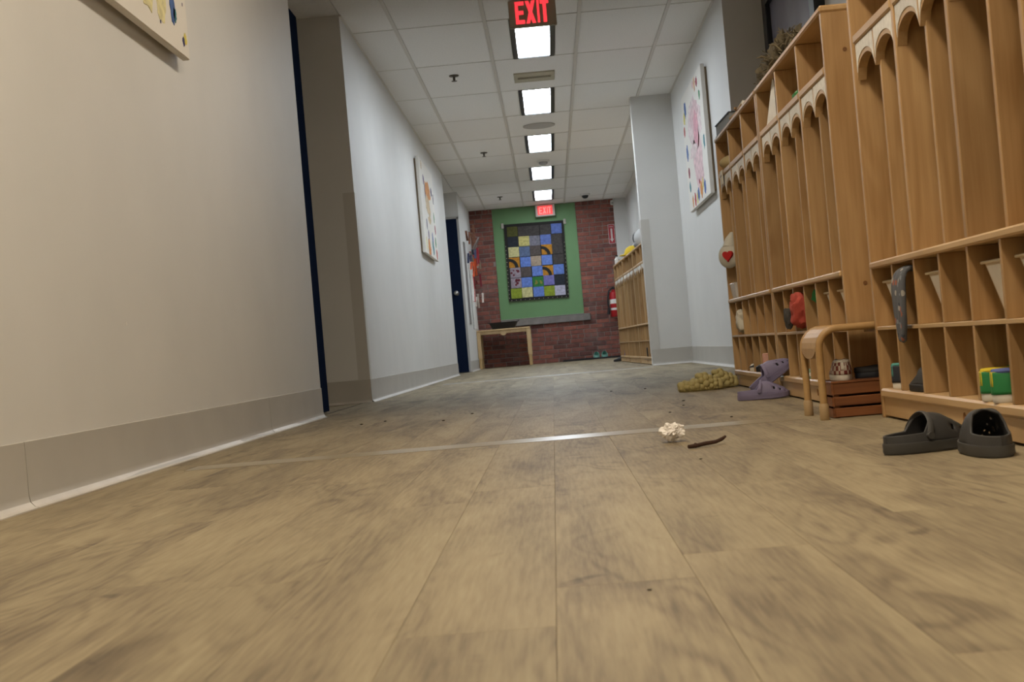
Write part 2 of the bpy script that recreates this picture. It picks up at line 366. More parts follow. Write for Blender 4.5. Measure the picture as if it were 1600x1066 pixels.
while z < H-.03:
    z1 = min(z+BH-MJ, H)
    if z1 > GZ0 - .005:
        course(-1.133, GX0-.006, z, z1, row); course(GX1+.006, 1.114, z, z1, row)
    elif z1 > .615:
        course(-1.133, -.785, z, z1, row); course(.625, 1.114, z, z1, row)
    else: course(-1.133, 1.114, z, z1, row)
    z += BH; row += 1
obj('green_panel', B(GX0, GX1, YE-.012, YE+.01, GZ0, H-.004), M_GREEN, wend)
sill = MB().box(-.78, .62, YE-.055, YE+.01, .61, .722); obj('stone_sill', sill, M_STONE, wend, bevel=.008)
obj('paint_edge', B(GX0-.004, GX1, YE-.058, YE-.012, .7225, .726), mat('pale_edge', (.45, .44, .40), .8), wend)

# ------------------------------------------------------------------ ceiling grid
ceil = struct(obj('ceiling', B(-2.7, 1.75, YB-.1, YE+.25, H+.03, H+.09), mat('plenum', (.3, .29, .28), .9)), 'suspended ceiling of off-white acoustic tiles', 'ceiling')
obj('soffit', B(-2.6, XL, 6.12, 8.27, H+.004, H+.03), M_CEIL, ceil); obj('soffit', B(-2.6, XL, 15.92, 17.86, H+.004, H+.03), M_CEIL, ceil)
obj('soffit', B(XR, 1.56, YB, 8.43, H+.004, H+.03), M_CEIL, ceil); obj('soffit', B(XR, 1.32, 12.15, YE, H+.004, H+.03), M_CEIL, ceil)
XS = [XL, -.871, -.272, .362, .959, XR]
Y0 = 8.765; RW = 1.22
rows = [Y0 + k*RW for k in range(-9, 10)]; rows = [YB] + [r for r in rows if r > YB+.05] + [YE-.015]
LX0, LX1 = -.10, .19            # fixture strip inside the centre column
LIGHT_ROWS = {0: 'c', 2: 'c', 4: 'c', 6: 'c', 8: 'c', -4: 'd', -6: 'w', -8: 'w'}
tcache = {}
def tile(x0, x1, y0, y1):
    k = (round(x1-x0, 3), round(y1-y0, 3))
    if k not in tcache: tcache[k] = B(0, k[0], 0, k[1], 0, .012).mesh('ceiling_tile', .0025)
    link('ceiling_tile', tcache[k], M_CEIL, ceil, (x0, y0, H+.003+random.uniform(0, .002)))
bw = .012
for a, b_ in zip(rows, rows[1:]):
    k = round((a-Y0)/RW)
    for i in range(5):
        x0, x1 = XS[i]+(bw if i else .004), XS[i+1]-(bw if i < 4 else .004)
        if a > 11.9 and i == 4 and a < 12.2: pass
        if i == 2 and k in LIGHT_ROWS and a > YB+.01:
            tile(x0, LX0-.012, a+.004, b_-.004); tile(LX1+.012, x1, a+.004, b_-.004)
        else: tile(x0, x1, a+.004, b_-.004)
for x in XS[1:5]: obj('grid_runner', B(x-bw, x+bw, YB, YE-.012, H-.002, H+.02), M_TBAR, ceil)
for y in rows[1:-1]: obj('grid_cross_bar', B(XL, XR, y-.006, y+.006, H+.001, H+.02), M_TBAR, ceil)
obj('wall_angle', B(XL, XL+.014, YB, 6.51, H-.004, H+.02).box(XL, XL+.014, 8.27, 15.92, H-.004, H+.02), M_TBAR, ceil)
obj('wall_angle', B(XR-.014, XR, 8.43, 12.0, H-.004, H+.02), M_TBAR, ceil)

ORD = {0: 'nearest lit ceiling light, right behind the EXIT sign', 2: 'second lit ceiling light, just past the air vent', 4: 'third lit ceiling light, past the round speaker', 6: 'fourth lit ceiling light, past the smoke detector', 8: 'farthest lit ceiling light above the small EXIT sign', -4: 'warm ceiling light overhead beside the top left painting', -6: 'warm ceiling light overhead near the camera', -8: 'warm ceiling light behind the camera'}
for k, kind in LIGHT_ROWS.items():
    y0, y1 = Y0+k*RW+.008, Y0+(k+1)*RW-.008
    t = thing('ceiling_light', 'white ' + ORD[k] if kind == 'c' else ORD[k], 'light', ((LX0+LX1)/2, (y0+y1)/2, H), group='ceiling lights')
    hx, hy = (LX1-LX0)/2, (y1-y0)/2
    fr = MB().box(-hx-.008, -hx+.026, -hy, hy, -.003, .028).box(hx-.026, hx+.008, -hy, hy, -.003, .028).box(-hx+.026, hx-.026, -hy, -hy+.01, -.003, .028).box(-hx+.026, hx-.026, hy-.01, hy, -.003, .028)
    obj('fixture_frame', fr, M_BLKFRAME, t)
    col, st = LAMP_COOL if kind == 'c' else LAMP_WARM if kind == 'w' else (LAMP_WARM[0], LAMP_WARM[1]*.55)
    obj('diffuser', B(-hx+.026, hx-.026, -hy+.01, hy-.01, .006, .012), mat('diffuser_'+kind, col, .5, emit=st), t)

# ceiling fittings
t = thing('air_vent', 'beige slotted air vent in the ceiling between two lights', 'vent', (.035, 10.68, H))
obj('vent_plate', MB().box(-.165, .165, .035, .17, -.008, .004).box(-.165, .165, -.17, -.035, -.008, .004).box(-.165, -.135, -.035, .035, -.008, .004).box(.135, .165, -.035, .035, -.008, .004), mat('vent_paint', (.47, .43, .32), .5), t, bevel=.002)
obj('slot', B(-.135, .135, -.035, .035, -.001, .003), mat('vent_dark', (.10, .09, .06), .8), t)
obj('louver', B(-.135, .135, -.006, .002, -.007, -.002), MATS['vent_paint'], t)
t = thing('ceiling_speaker', 'round flat speaker grille in the ceiling', 'speaker', (.048, 13.08, H))
obj('grille', MB().lathe([(.16, .004), (.16, -.004), (.15, -.007), (.0, -.009)], n=36), mat('grille', (.50, .48, .45), .7, bump=.5, bscale=500), t, smooth=True)
t = thing('smoke_detector', 'white smoke detector on the ceiling before the fourth light', 'smoke detector', (.07, 15.56, H))
obj('base', MB().lathe([(.075, .004), (.075, -.015), (.06, -.018)], n=28), mat('det_white', (.7, .69, .66), .5), t, smooth=True)
obj('sensor_dome', MB().lathe([(.055, -.018), (.05, -.04), (.03, -.052), (.0, -.054)], n=28), mat('det_grey', (.35, .34, .33), .5), t, smooth=True)
t = thing('dome_camera', 'small dark dome on the ceiling at the far right', 'camera', (.66, 19.42, H))
obj('base', MB().lathe([(.075, .004), (.075, -.02), (.06, -.024)], n=28), MATS['det_white'], t, smooth=True)
obj('dome', MB().lathe([(.052, -.024), (.045, -.05), (.025, -.066), (.0, -.07)], n=28), M_DARK, t, smooth=True)
for y, x, lab in ((10.38, -.60, 'nearest sprinkler head, left of the air vent'), (14.54, -.582, 'middle sprinkler head on the ceiling tiles'), (18.86, -.579, 'farthest sprinkler head, near the green panel')):
    t = thing('sprinkler_head', lab, 'sprinkler', (x, y, H), group='ceiling sprinklers')
    obj('escutcheon', MB().lathe([(.04, .004), (.038, -.004), (.012, -.01)], n=20), mat('brass_dark', (.10, .085, .06), .4, .6), t, smooth=True)
    obj('stem', MB().lathe([(.01, -.008), (.01, -.03), (.006, -.04)], n=12), MATS['brass_dark'], t)
    obj('deflector', MB().lathe([(.022, -.04), (.022, -.043)], n=16), MATS['brass_dark'], t)

# EXIT signs
def letters(t, m, x0, z0, w_, h_, yf):
    s = .17
    def E(): return MB().box(0, .34, 0, 1, 0, 1).box(.34, 1, 0, 1, 0, s).box(.34, .9, 0, 1, .5-s/2, .5+s/2).box(.34, 1, 0, 1, 1-s, 1)
    def X(): return MB().prism([(0, 0), (.36, 0), (1, 1), (.64, 1)], 0, 1, 'Y').prism([(.64, 0), (1, 0), (.36, 1), (0, 1)], .02, .98, 'Y')
    def I(): return MB().box(.12, .88, 0, 1, 0, 1)
    def T_(): return MB().box(.3, .7, 0, 1, 0, 1-s).box(0, 1, 0, 1, 1-s, 1)
    xs = [(0, .26), (.29, .57), (.60, .76), (.75, 1.0)]
    xs = [(0, .27), (.31, .60), (.64, .73), (.75, 1.0)]
    for nm, fn, (a, b_) in zip('EXIT', (E, X, I, T_), xs):
        mb = fn(); mb.v = [(x0 + (a + p[0]*(b_-a))*w_, yf - .003*p[1], z0 + p[2]*h_) for p in mb.v]; obj('letter', mb, m, t)
M_RED = mat('exit_red', (1.0, .045, .06), .5, emit=1.15)
M_SIGN = mat('sign_housing', (.33, .29, .22), .5)
for (x, y, z0, w_, h_, lab, hm, lm) in ((.05, 8.3, 2.285, .30, .172, 'large red lettered EXIT sign hanging from the ceiling near the first light', M_SIGN, M_RED),
                                       (.055, 20.30, 2.268, .30, .185, 'small far EXIT sign with a glowing red face above the quilt', mat('sign_pale', (.55, .46, .42), .5), mat('exit_red_far', (1.0, .10, .10), .5, emit=.85))):
    t = thing('exit_sign', lab, 'exit sign', (x, y, z0), group='exit signs')
    obj('housing', B(-w_/2, w_/2, 0, .035, 0, h_), hm, t, bevel=.004)
    obj('canopy_mount', B(-.06, .06, .005, .03, h_, h_+.002+H-(z0+h_)), hm, t)
    if y > 10:
        obj('lit_face', B(-.115, .115, -.003, 0, .025, h_-.02), mat('exit_glow', (1.0, .07, .07), .5, emit=.55), t)
        letters(t, mat('exit_letter_far', (1.0, .22, .2), .5, emit=.9), -.095, .04, .19, .105, -.0032)
    else: letters(t, lm, -.108, .02, .213, .142, -.0002)

# ------------------------------------------------------------------ coat lockers
LW, LD, LH, PT = 1.2, .38, 1.155, .019
PITCH_Y = (LW-2*PT)/6
FX = .835
def make_locker():
    t = thing('coat_locker', 'x', 'locker', group='maple coat lockers')
    mp, me_ = M_MAPLE, M_MAPLE_EDGE
    obj('side_panel', B(0, LD, 0, PT, 0, LH-.02), mp, t, .002); obj('side_panel', B(0, LD, LW-PT, LW, 0, LH-.02), mp, t, .002)
    obj('back_panel', B(LD-.008, LD, PT, LW-PT, .03, LH-.02), mp, t)
    obj('top_panel', B(-.004, LD, -.004, LW+.004, LH-.02, LH), me_, t, .005)
    for k in (2, 4):
        y = PT + k*PITCH_Y; obj('main_divider', B(.002, LD-.01, y-.0095, y+.0095, .402, LH-.021), mp, t, .002)
    for k in (1, 3, 5):
        y = PT + k*PITCH_Y; obj('thin_divider', B(.017, LD-.01, y-.007, y+.007, .402, .972), mp, t, .0015)
    for k in range(3):
        y0 = PT + 2*k*PITCH_Y + .0100; y1 = PT + (2*k+2)*PITCH_Y - .0100
        obj('cubby_shelf', B(.012, LD-.01, y0, y1, .972, .984), mp, t)
        obj('name_rail', B(0, .016, y0, y1, .964, .988), me_, t, .004)
        for j in range(2):
            c0 = y0 + j*(y1-y0)/2 + .001; c1 = y0 + (j+1)*(y1-y0)/2 - .001; n = 12
            top = [(c1, .964), (c0, .964)]
            arc = [(c0 + (c1-c0)*i/n, .872 + .052*math.sqrt(max(0, 1-(2*i/n-1)**2))) for i in range(n+1)]
            obj('arch_board', MB().prism(top + arc, .006, .028, 'X'), me_, t)
            arc2 = [(c0+.006 + (c1-c0-.012)*i/n, .890 + .046*math.sqrt(max(0, 1-(2*i/n-1)**2))) for i in range(n+1)]
            obj('name_card', MB().prism([(c1-.006, .962), (c0+.006, .962)] + arc2, .0045, .0062, 'X'), M_CARD, t)
    obj('seat_shelf', B(-.006, LD-.01, PT+.0005, LW-PT-.0005, .384, .401), me_, t, .004)
    obj('tray_shelf', B(.001, LD-.01, PT+.0005, LW-PT-.0005, .226, .235), me_, t, .001)
    for k in range(1, 6):
        y = PT + k*PITCH_Y
        obj('lower_divider', B(.001, LD-.01, y-.006, y+.006, .2352, .3838), mp, t, .001)
        obj('lower_divider', B(.001, LD-.01, y-.006, y+.006, .0762, .2258), mp, t, .001)
    obj('bottom_board', B(-.004, LD-.01, PT+.0005, LW-PT-.0005, .053, .076), me_, t, .005)
    obj('kick_board', B(.004, .022, PT+.0005, LW-PT-.0005, .006, .0528), me_, t, .001)
    for y in (.010, LW-.010): obj('glide', MB().lathe([(.008, -.0), (.008, .004)], (.012, y, -.0), 10), M_PAPERW, t)
    obj('screw_plug', MB().lathe([(.006, -.0015), (.006, .001)], (.06, 0, LH-.13), 12, 'Y'), mat('plug', (.20, .09, .03), .6), t)
    obj('screw_plug', MB().lathe([(.006, -.0015), (.006, .001)], (.06, 0, .36), 12, 'Y'), MATS['plug'], t)
    obj('burn_mark', MB().tube([(.0032, .52+.004*(1+k/14)*math.cos(k*.9), .036+.005*(1+k/14)*math.sin(k*.9)) for k in range(22)], .0009, 5), mat('burnt', (.28, .13, .05), .7), t)
    return t
NEAR_Y, MID_Y, LEFT_Y = 2.235, 3.745, 4.962
lk = make_locker()
lk.location = (FX, NEAR_Y, 0); lk['label'] = 'nearest maple coat locker at the right edge, behind the grey clogs'
copy_thing(lk, (FX, MID_Y, 0), (0, 0, 0), 'middle maple coat locker with a red jacket, beside the bentwood stool')
copy_thing(lk, (FX, LEFT_Y, 0), (0, 0, 0), 'farther maple coat locker next to the pink painting, book on top')
ang = math.atan(.0305)
for k, lab in enumerate(('near unit of the far maple lockers, against the grey wall stub', 'middle unit of the far maple lockers', 'farthest maple locker, beside the fire extinguisher')):
    y = 12.2 + k*1.21
    copy_thing(lk, (.912 - .0305*(y-12.2), y, 0), (0, 0, ang), lab)

def slot(y0, i, dx, z): return (FX+dx, y0 + PT + (i+.5)*PITCH_Y, z)

# trays
def make_tray():
    t = thing('cubby_tray', 'x', 'tray', group='plastic cubby trays')
    def ring(xa, xb, hy, z): return [(xa, -hy, z), (xb, -hy, z), (xb, hy, z), (xa, hy, z)]
    v = ring(.03, .27, .066, 0) + ring(0, .29, .082, .112) + ring(.004, .286, .079, .112) + ring(.034, .266, .063, .003)
    f = [(3, 2, 1, 0)]
    for a in range(3):
        for k in range(4): f.append((a*4+k, a*4+(k+1) % 4, a*4+4+(k+1) % 4, a*4+4+k))
    f.append((12, 13, 14, 15))
    obj('tray_body', MB().add(v, f), M_TRAY, t)
    obj('rim', MB().box(-.008, .002, -.088, .088, .110, .116).box(.288, .298, -.088, .088, .110, .116).box(.002, .288, -.088, -.080, .110, .116).box(.002, .288, .080, .088, .110, .116), mat('tray_rim', (.66, .57, .42), .35), t, .002)
    # paper panel on the sloping front
    def fr(y, z, off): return (.03 - .03*z/.112 - off, y, z)
    obj('front_card', MB().add([fr(-.058, .006, .0012), fr(.058, .006, .0012), fr(.074, .106, .0012), fr(-.074, .106, .0012), fr(-.058, .006, .0002), fr(.058, .006, .0002), fr(.074, .106, .0002), fr(-.074, .106, .0002)], [(0, 1, 2, 3), (7, 6, 5, 4), (0, 4, 5, 1), (1, 5, 6, 2), (2, 6, 7, 3), (3, 7, 4, 0)]), M_PAPERW, t)
    return t
tr = make_tray(); first = True
tl = [(NEAR_Y, 5, 'cream tray with a plain card, left end of the nearest locker'), (NEAR_Y, 3, 'cream tray between the patterned sleeve and the empty slot'),
      (NEAR_Y, 1, 'cream tray whose card has an orange and red oval'), (NEAR_Y, 0, 'cream tray cut off by the right picture edge'),
      (MID_Y, 4, 'cream tray holding a toy, left of the red jacket'), (MID_Y, 1, 'cream tray right of the green cloth in the middle locker'), (MID_Y, 0, 'cream tray at the stool end of the middle locker'),
      (LEFT_Y, 3, 'recessed tray in the farther locker, two right of the white cloth'), (LEFT_Y, 2, 'recessed tray near the centre of the farther locker'), (LEFT_Y, 1, 'recessed tray in the farther locker, second from its right end'), (LEFT_Y, 0, 'recessed tray at the right end of the farther locker')]
for (y0, i, lab) in tl:
    loc = slot(y0, i, .03 if y0 != LEFT_Y else .055, .2352)
    if first: tr.location = loc; tr['label'] = lab; o = tr; first = False
    else: o = copy_thing(tr, loc, (0, 0, 0), lab)
    if 'oval' in lab:
        def oval(ry, rz, off): return MB().add([(.03-.03*.048/.112 + off - .27*(rz*math.sin(2*PI*k/20)), ry*math.cos(2*PI*k/20)-.012, .048+rz*math.sin(2*PI*k/20)) for k in range(20)], [tuple(range(20))])
        ov = obj('oval_mark', oval(.017, .022, -.0016), mat('mark_red', (.55, .08, .05), .7), o); obj('oval_center', oval(.011, .016, -.0020), mat('mark_orange', (.65, .25, .05), .7), ov)

# ------------------------------------------------------------------ shoes
def clog(label, L_, m_up, m_sole, m_strap, loc, rot, strap='forward', group=None, bubbles=None, scale=1.0, hgt=.07, cat='clog', name='clog', m_shade=None):
    """toe along +x, heel at x = 0, sole on z = 0"""
    t = thing(name, label, cat, loc, rot, group)
    NS, NT = 34, 10
    def halfw(s):
        a = 1-abs(2*s-1)**(3.2 if s > .5 else 3.0); base = max(a, 0)**.5
        return L_*(.185+.055*s)*base
    def top(s):
        pts = [(0, .40), (.12, .38), (.3, .40), (.42, .62), (.52, 1.0), (.62, .97), (.76, .78), (.9, .58), (1, .34)]
        for (a, b_), (c_, d_) in zip(pts, pts[1:]):
            if s <= c_: return hgt*(b_ + (d_-b_)*(s-a)/(c_-a))
        return hgt*.34
    zs = .016
    def thmax(s):
        if s >= .50: return PI/2
        return PI/2*(.26 + .74*max(0, (s-.36)/.14)**1.3) if s > .36 else PI/2*.26
    def P(s, th, side):
        w_ = 0.0 if s < .004 or s > .996 else halfw(s); h_ = top(s) if s > .5 else hgt*(1.0 if s > .42 else .92)
        if s < .5: h_ = hgt*(.86+.28*s)
        x = L_*s; y = w_*max(0.0, math.cos(th))**.55; z_ = zs + (h_-zs)*math.sin(th)
        if s <= .5 and th > 0: y = w_*(1-.12*(th/(PI/2)))*max(.02, math.cos(th))**.45
        return (x, side*y, z_)
    v = []; f = []
    holes = {(24, 3), (24, 4), (27, 3), (21, 3), (21, 4), (25, 7), (22, 7), (28, 6), (30, 4)}
    if bubbles: holes = {(25, 4), (21, 7)}
    for side in (1, -1):
        k0 = len(v)
        for i in range(NS+1):
            s = min(max(.5-.5*math.cos(PI*i/NS), .002), .998)
            for j in range(NT+1): v.append(P(s, thmax(s)*j/NT, side))
        for i in range(NS):
            for j in range(NT):
                if (i, j) in holes: continue
                q = (k0+i*(NT+1)+j, k0+(i+1)*(NT+1)+j, k0+(i+1)*(NT+1)+j+1, k0+i*(NT+1)+j+1); f.append(q if side == 1 else q[::-1])
    up = obj('upper', MB().add(v, f), m_up, t, weld=True, smooth=True)
    md = up.modifiers.new('shell', 'SOLIDIFY'); md.thickness = .0045*scale; md.offset = -1
    if m_shade is not None:  # black quads set behind the vent holes paint in the shade of the interior
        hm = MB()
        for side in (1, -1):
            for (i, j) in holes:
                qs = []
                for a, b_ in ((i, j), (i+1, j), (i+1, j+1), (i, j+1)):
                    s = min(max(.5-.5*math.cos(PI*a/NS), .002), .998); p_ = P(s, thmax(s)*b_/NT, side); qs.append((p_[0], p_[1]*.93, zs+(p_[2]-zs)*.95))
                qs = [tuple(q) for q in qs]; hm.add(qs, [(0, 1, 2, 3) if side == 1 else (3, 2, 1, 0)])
        obj('vent_shade', hm, m_shade, t)
    # sole
    n = 44; out = []
    for k in range(n):
        a = 2*PI*k/n; s = .5+.5*math.cos(a); out.append((L_*(.5+.508*math.cos(a)), (1 if math.sin(a) >= 0 else -1)*(halfw(s)*1.05+.0015)))
    sb = MB(); lev = [(.0, .93), (.004, 1.0), (.012, .985), (.014, 1.0), (.020, .99), (.020, .80)]
    vv = []; ff = []
    for z_, sc_ in lev:
        for (x, y) in out: vv.append((L_*.5+(x-L_*.5)*(1-(1-sc_)*.35), y*sc_, z_ + .010*max(0, (x/L_-.75))/.25*(0.5 if z_ < .01 else .4)))
    for a in range(len(lev)-1):
        for k in range(n): ff.append((a*n+k, a*n+(k+1) % n, (a+1)*n+(k+1) % n, (a+1)*n+k))
    ff.append(tuple(range(n-1, -1, -1))); ff.append(tuple((len(lev)-1)*n+k for k in range(n)))
    obj('sole', sb.add(vv, ff), m_sole, t, smooth=True)
    # strap
    if strap:
        hw = halfw(.46); pts = []
        for k in range(17):
            a = -PI/2 + PI*k/16 if strap == 'back' else PI/2 - PI*k/16
            if strap == 'back': pts.append((L_*.46 - L_*.45*math.cos(a), hw*1.06*math.sin(a)*(.82+.18*abs(math.sin(a))), .034 + .016*math.cos(a)))
            else: pts.append((L_*.41 + L_*.07*math.cos(a), hw*1.04*math.sin(a), .030 + (hgt*1.0-.030)*math.cos(a)))
        obj('strap', MB().tube(pts, .0060*scale, 8, flat=(.42, 1.25) if strap == 'back' else (.45, 1.2)), m_strap, t, smooth=True)
        for sd in (1, -1): obj('rivet', MB().lathe([(.007, -.004), (.007, .004), (.004, .006)], (L_*.41, sd*hw*1.06, .031), 12, 'Y'), m_strap, t, smooth=True)
    if bubbles:
        mb = MB(); rnd = random.Random(bubbles)
        for i in range(9):
            s = .06+.88*i/8
            for j in range(3):
                th = thmax(s)*(j+.45*(i % 2))/2.7
                for sd in (1, -1):
                    p = P(s, th, sd); p = (p[0], p[1]*1.07, p[2]+.002)
                    if th > thmax(s)*.99: continue
                    mb.ball((p[0], p[1], p[2]), .0155*rnd.uniform(.85, 1.15), 2)
        for i in range(16):
            s = .03+.94*i/15
            for sd in (1, -1): mb.ball((L_*s, sd*halfw(s)*1.03, .0105), .009*rnd.uniform(.9, 1.1), 2)
        obj('bubbles', mb, m_up, t, smooth=True)
    return t
M_GREY = mat('grey_foam', (.050, .048, .047), .6); M_GREY2 = mat('grey_foam_light', (.068, .066, .063), .6)
clog('dark grey clog lying sideways with heel to the left', .178, M_GREY, M_GREY2, M_GREY2, (.602, 2.475, .001), (0, 0, .32), 'forward', 'dark grey clog pair', hgt=.072)
clog('dark grey clog seen from behind, its opening towards the camera', .175, M_GREY, M_GREY2, M_GREY2, (.748, 2.272, .001), (0, 0, PI/2-.06), None, 'dark grey clog pair', hgt=.080)
M_LAV = mat('lavender_foam', (.20, .175, .285), .55); M_VENT_SHADE = mat('vent_shade_black', (.012, .011, .014), .9)  # near-black stands in for the shade seen through the vent holes
clog('lavender clog lying flat on the floor by the lockers', .185, M_LAV, M_LAV, M_LAV, (.652, 4.795, .001), (0, 0, -.10), 'forward', 'lavender clog pair', hgt=.066, m_shade=M_VENT_SHADE)
clog('lavender clog tipped up, its toe resting on the locker ledge', .185, M_LAV, M_LAV, M_LAV, (.726, 4.874, .014), (0, -.58, .0), 'forward', 'lavender clog pair', hgt=.072, m_shade=M_VENT_SHADE)
M_OLIVE = mat('olive_foam', (.44, .37, .16), .65)
clog('olive bubble clog, the left one of the pair', .192, M_OLIVE, M_OLIVE, M_OLIVE, (.548, 5.93, .001), (0, 0, .08), None, 'olive bubble clogs', bubbles=3, hgt=.066, m_shade=M_VENT_SHADE)
clog('olive bubble clog touching the locker, the right one of the pair', .192, M_OLIVE, M_OLIVE, M_OLIVE, (.635, 6.055, .001), (0, 0, .06), None, 'olive bubble clogs', bubbles=5, hgt=.075, m_shade=M_VENT_SHADE)
M_TEAL = mat('teal_foam', (.26, .52, .44), .6)
M_TEAL2 = mat('teal_lining', (.04, .14, .12), .8)

def sneaker(label, L_, cu, cs, loc, rot, group=None, collar=None, tab=None, strap=None, toe=None, laces=None, name='sneaker', h=.06):
    """low shoe: toe along +x, heel at x = 0"""
    t = thing(name, label, 'shoe', loc, rot, group)
    def halfw(s): return L_*(.165+.05*s)*max(0, 1-abs(2*s-1)**3.4)**.5
    n = 40; out = []
    for k in range(n):
        a = 2*PI*k/n; s = .5+.5*math.cos(a); out.append((L_*(.5+.5*math.cos(a)), (1 if math.sin(a) >= 0 else -1)*(halfw(s)+.001)))
    def slab(lev):
        v = []; f = []
        for z_, sc_ in lev:
            for (x, y) in out: v.append((L_*.5+(x-L_*.5)*(1-(1-sc_)*.3), y*sc_, z_))
        for a in range(len(lev)-1):
            for k in range(n): f.append((a*n+k, a*n+(k+1) % n, (a+1)*n+(k+1) % n, (a+1)*n+k))
        f.append(tuple(range(n-1, -1, -1))); f.append(tuple((len(lev)-1)*n+k for k in range(n))); return MB().add(v, f)
    obj('sole', slab([(0, .95), (.003, 1.02), (.016, 1.02), (.018, .96)]), cs, t, smooth=True)
    pts = [(0, .95), (.12, 1.0), (.3, .86), (.45, .92), (.55, .84), (.75, .55), (.9, .44), (1, .30)]
    def top(s):
        for (a, b_), (c_, d_) in zip(pts, pts[1:]):
            if s <= c_: return h*(b_+(d_-b_)*(s-a)/(c_-a))
        return h*.3
    def thm(s): return PI/2 if s > .46 else PI/2*(.62+.38*max(0, (s-.25)/.21)**2) if s > .25 else PI/2*.62
    v = []; f = []; NS, NT = 26, 8
    for sd in (1, -1):
        k0 = len(v)
        for i in range(NS+1):
            s = min(max(.5-.5*math.cos(PI*i/NS), .003), .997)
            for j in range(NT+1):
                th = thm(s)*j/NT; hh = top(s) if s > .46 else h*1.12
                v.append((L_*s, 0.0 if s < .004 or s > .996 else sd*halfw(s)*.97*max(0, math.cos(th))**.5, .016+(hh-.016)*math.sin(th)))
        for i in range(NS):
            for j in range(NT):
                q = (k0+i*(NT+1)+j, k0+(i+1)*(NT+1)+j, k0+(i+1)*(NT+1)+j+1, k0+i*(NT+1)+j+1); f.append(q if sd == 1 else q[::-1])
    up = obj('upper', MB().add(v, f), cu, t, weld=True, smooth=True); md = up.modifiers.new('shell', 'SOLIDIFY'); md.thickness = .003; md.offset = -1
    if collar is not None:
        cp = [(L_*(.24-.22*math.cos(a)), halfw(.25)*.72*math.sin(a), .016+(h*1.12-.016)*math.sin(thm(.1))+.002) for a in [2*PI*k/20 for k in range(21)]]
        obj('collar', MB().tube(cp, .0045, 8, caps=False), collar, t, smooth=True)
    if tab is not None:
        tv_ = []; tf_ = []; na, nb = 9, 4
        for i in range(2*na+1):
            k_ = i-na; s_ = .004+.24*(abs(k_)/na)**1.6; sd = 1 if k_ >= 0 else -1
            for j in range(nb+1):
                th = thm(.1)*(.30+.30*(abs(k_)/na)**2 + (.72-.30*(abs(k_)/na)**2)*j/nb)
                tv_.append((L_*s_-.0016, sd*(halfw(s_) if k_ else 0)*1.03*max(0, math.cos(th))**.5, .016+(h*1.12-.016)*math.sin(th)+.0004))
        for i in range(2*na):
            for j in range(nb): tf_.append((i*(nb+1)+j, (i+1)*(nb+1)+j, (i+1)*(nb+1)+j+1, i*(nb+1)+j+1))
        ho = obj('heel_tab', MB().add(tv_, tf_), tab, t, smooth=True); hmod = ho.modifiers.new('thick', 'SOLIDIFY'); hmod.thickness = .0024; hmod.offset = 0
    if toe is not None: obj('toe_cap', MB().ball((L_*.88, 0, .020), L_*.115, 2, (1, 1.25, .75)), toe, t, smooth=True)
    if strap is not None:
        a_ = [(L_*.55, halfw(.55)*1.02*math.cos(k*PI/12), .020+(top(.55)-.014)*math.sin(k*PI/12)) for k in range(13)]
        obj('strap', MB().tube(a_, .006, 6, flat=(.35, 1.4)), strap, t, smooth=True)
    if laces is not None:
        for q in range(3):
            s = .52+.09*q; obj('lace', MB().tube([(L_*s, -.014, top(s)*.95), (L_*s, 0, top(s)+.003), (L_*s, .014, top(s)*.95)], .002, 6), laces, t)
    return t
SW = mat('rubber_white', (.66, .62, .54), .6); SK = mat('shoe_black', (.018, .018, .02), .6); SN = mat('shoe_navy', (.022, .026, .036), .6)
SG = mat('shoe_green', (.02, .20, .055), .6); SY = mat('shoe_yellow', (.66, .50, .02), .6); SB = mat('shoe_blue', (.10, .13, .36), .6)
SP = mat('pink_fabric', (.55, .30, .24), .7); SR = mat('red_trim', (.30, .035, .03), .6); ST = mat('teal_strap', (.08, .30, .26), .6); SPU = mat('purple_foam', (.16, .10, .36), .6)
x, y, z = slot(NEAR_Y, 1, .055, .0762)
sneaker('green sneaker with yellow heel tab, left one of the pair', .155, SG, SW, (FX-.006, y+.055, z), (0, 0, .0), 'green and yellow sneakers', collar=SY, tab=SY, laces=SB)
sneaker('green sneaker with blue side, right one of the pair', .155, SG, SW, (FX-.006, y-.008, z), (0, 0, -.02), 'green and yellow sneakers', collar=SB, tab=SY, laces=SB)
x, y, z = slot(NEAR_Y, 5, .03, .0762); sneaker('dark sneaker with a teal strap in the nearest locker', .145, SN, SW, (FX+.006, y-.0, z), (0, 0, .05), None, collar=ST, tab=ST, strap=ST)
x, y, z = slot(NEAR_Y, 4, .018, .0762); sneaker('plain dark grey slip-on right of the teal-strapped sneaker', .155, mat('charcoal_fabric', (.045, .045, .048), .7), SK, (FX+.036, y-.078, z), (0, 0, PI/2), None, h=.052)
x, y, z = slot(LEFT_Y, 3, .0, .0762); sneaker('white-toed sneaker with a red loop in the farther locker', .15, SN, SW, (x+.15, y+.015, z), (0, 0, PI), None, collar=SR, toe=SW, tab=SR)
x, y, z = slot(LEFT_Y, 2, .0, .0762); sneaker('black sneaker beside the white-toed one', .15, SK, SK, (x+.15, y+.04, z), (0, 0, PI), None, collar=SK, tab=SN)
x, y, z = slot(LEFT_Y, 1, .0, .0762); sneaker('small pink shoe at the end of the farther locker', .14, SP, SP, (x, y+.03, z), (0, 0, .0), None, collar=SP, h=.075)
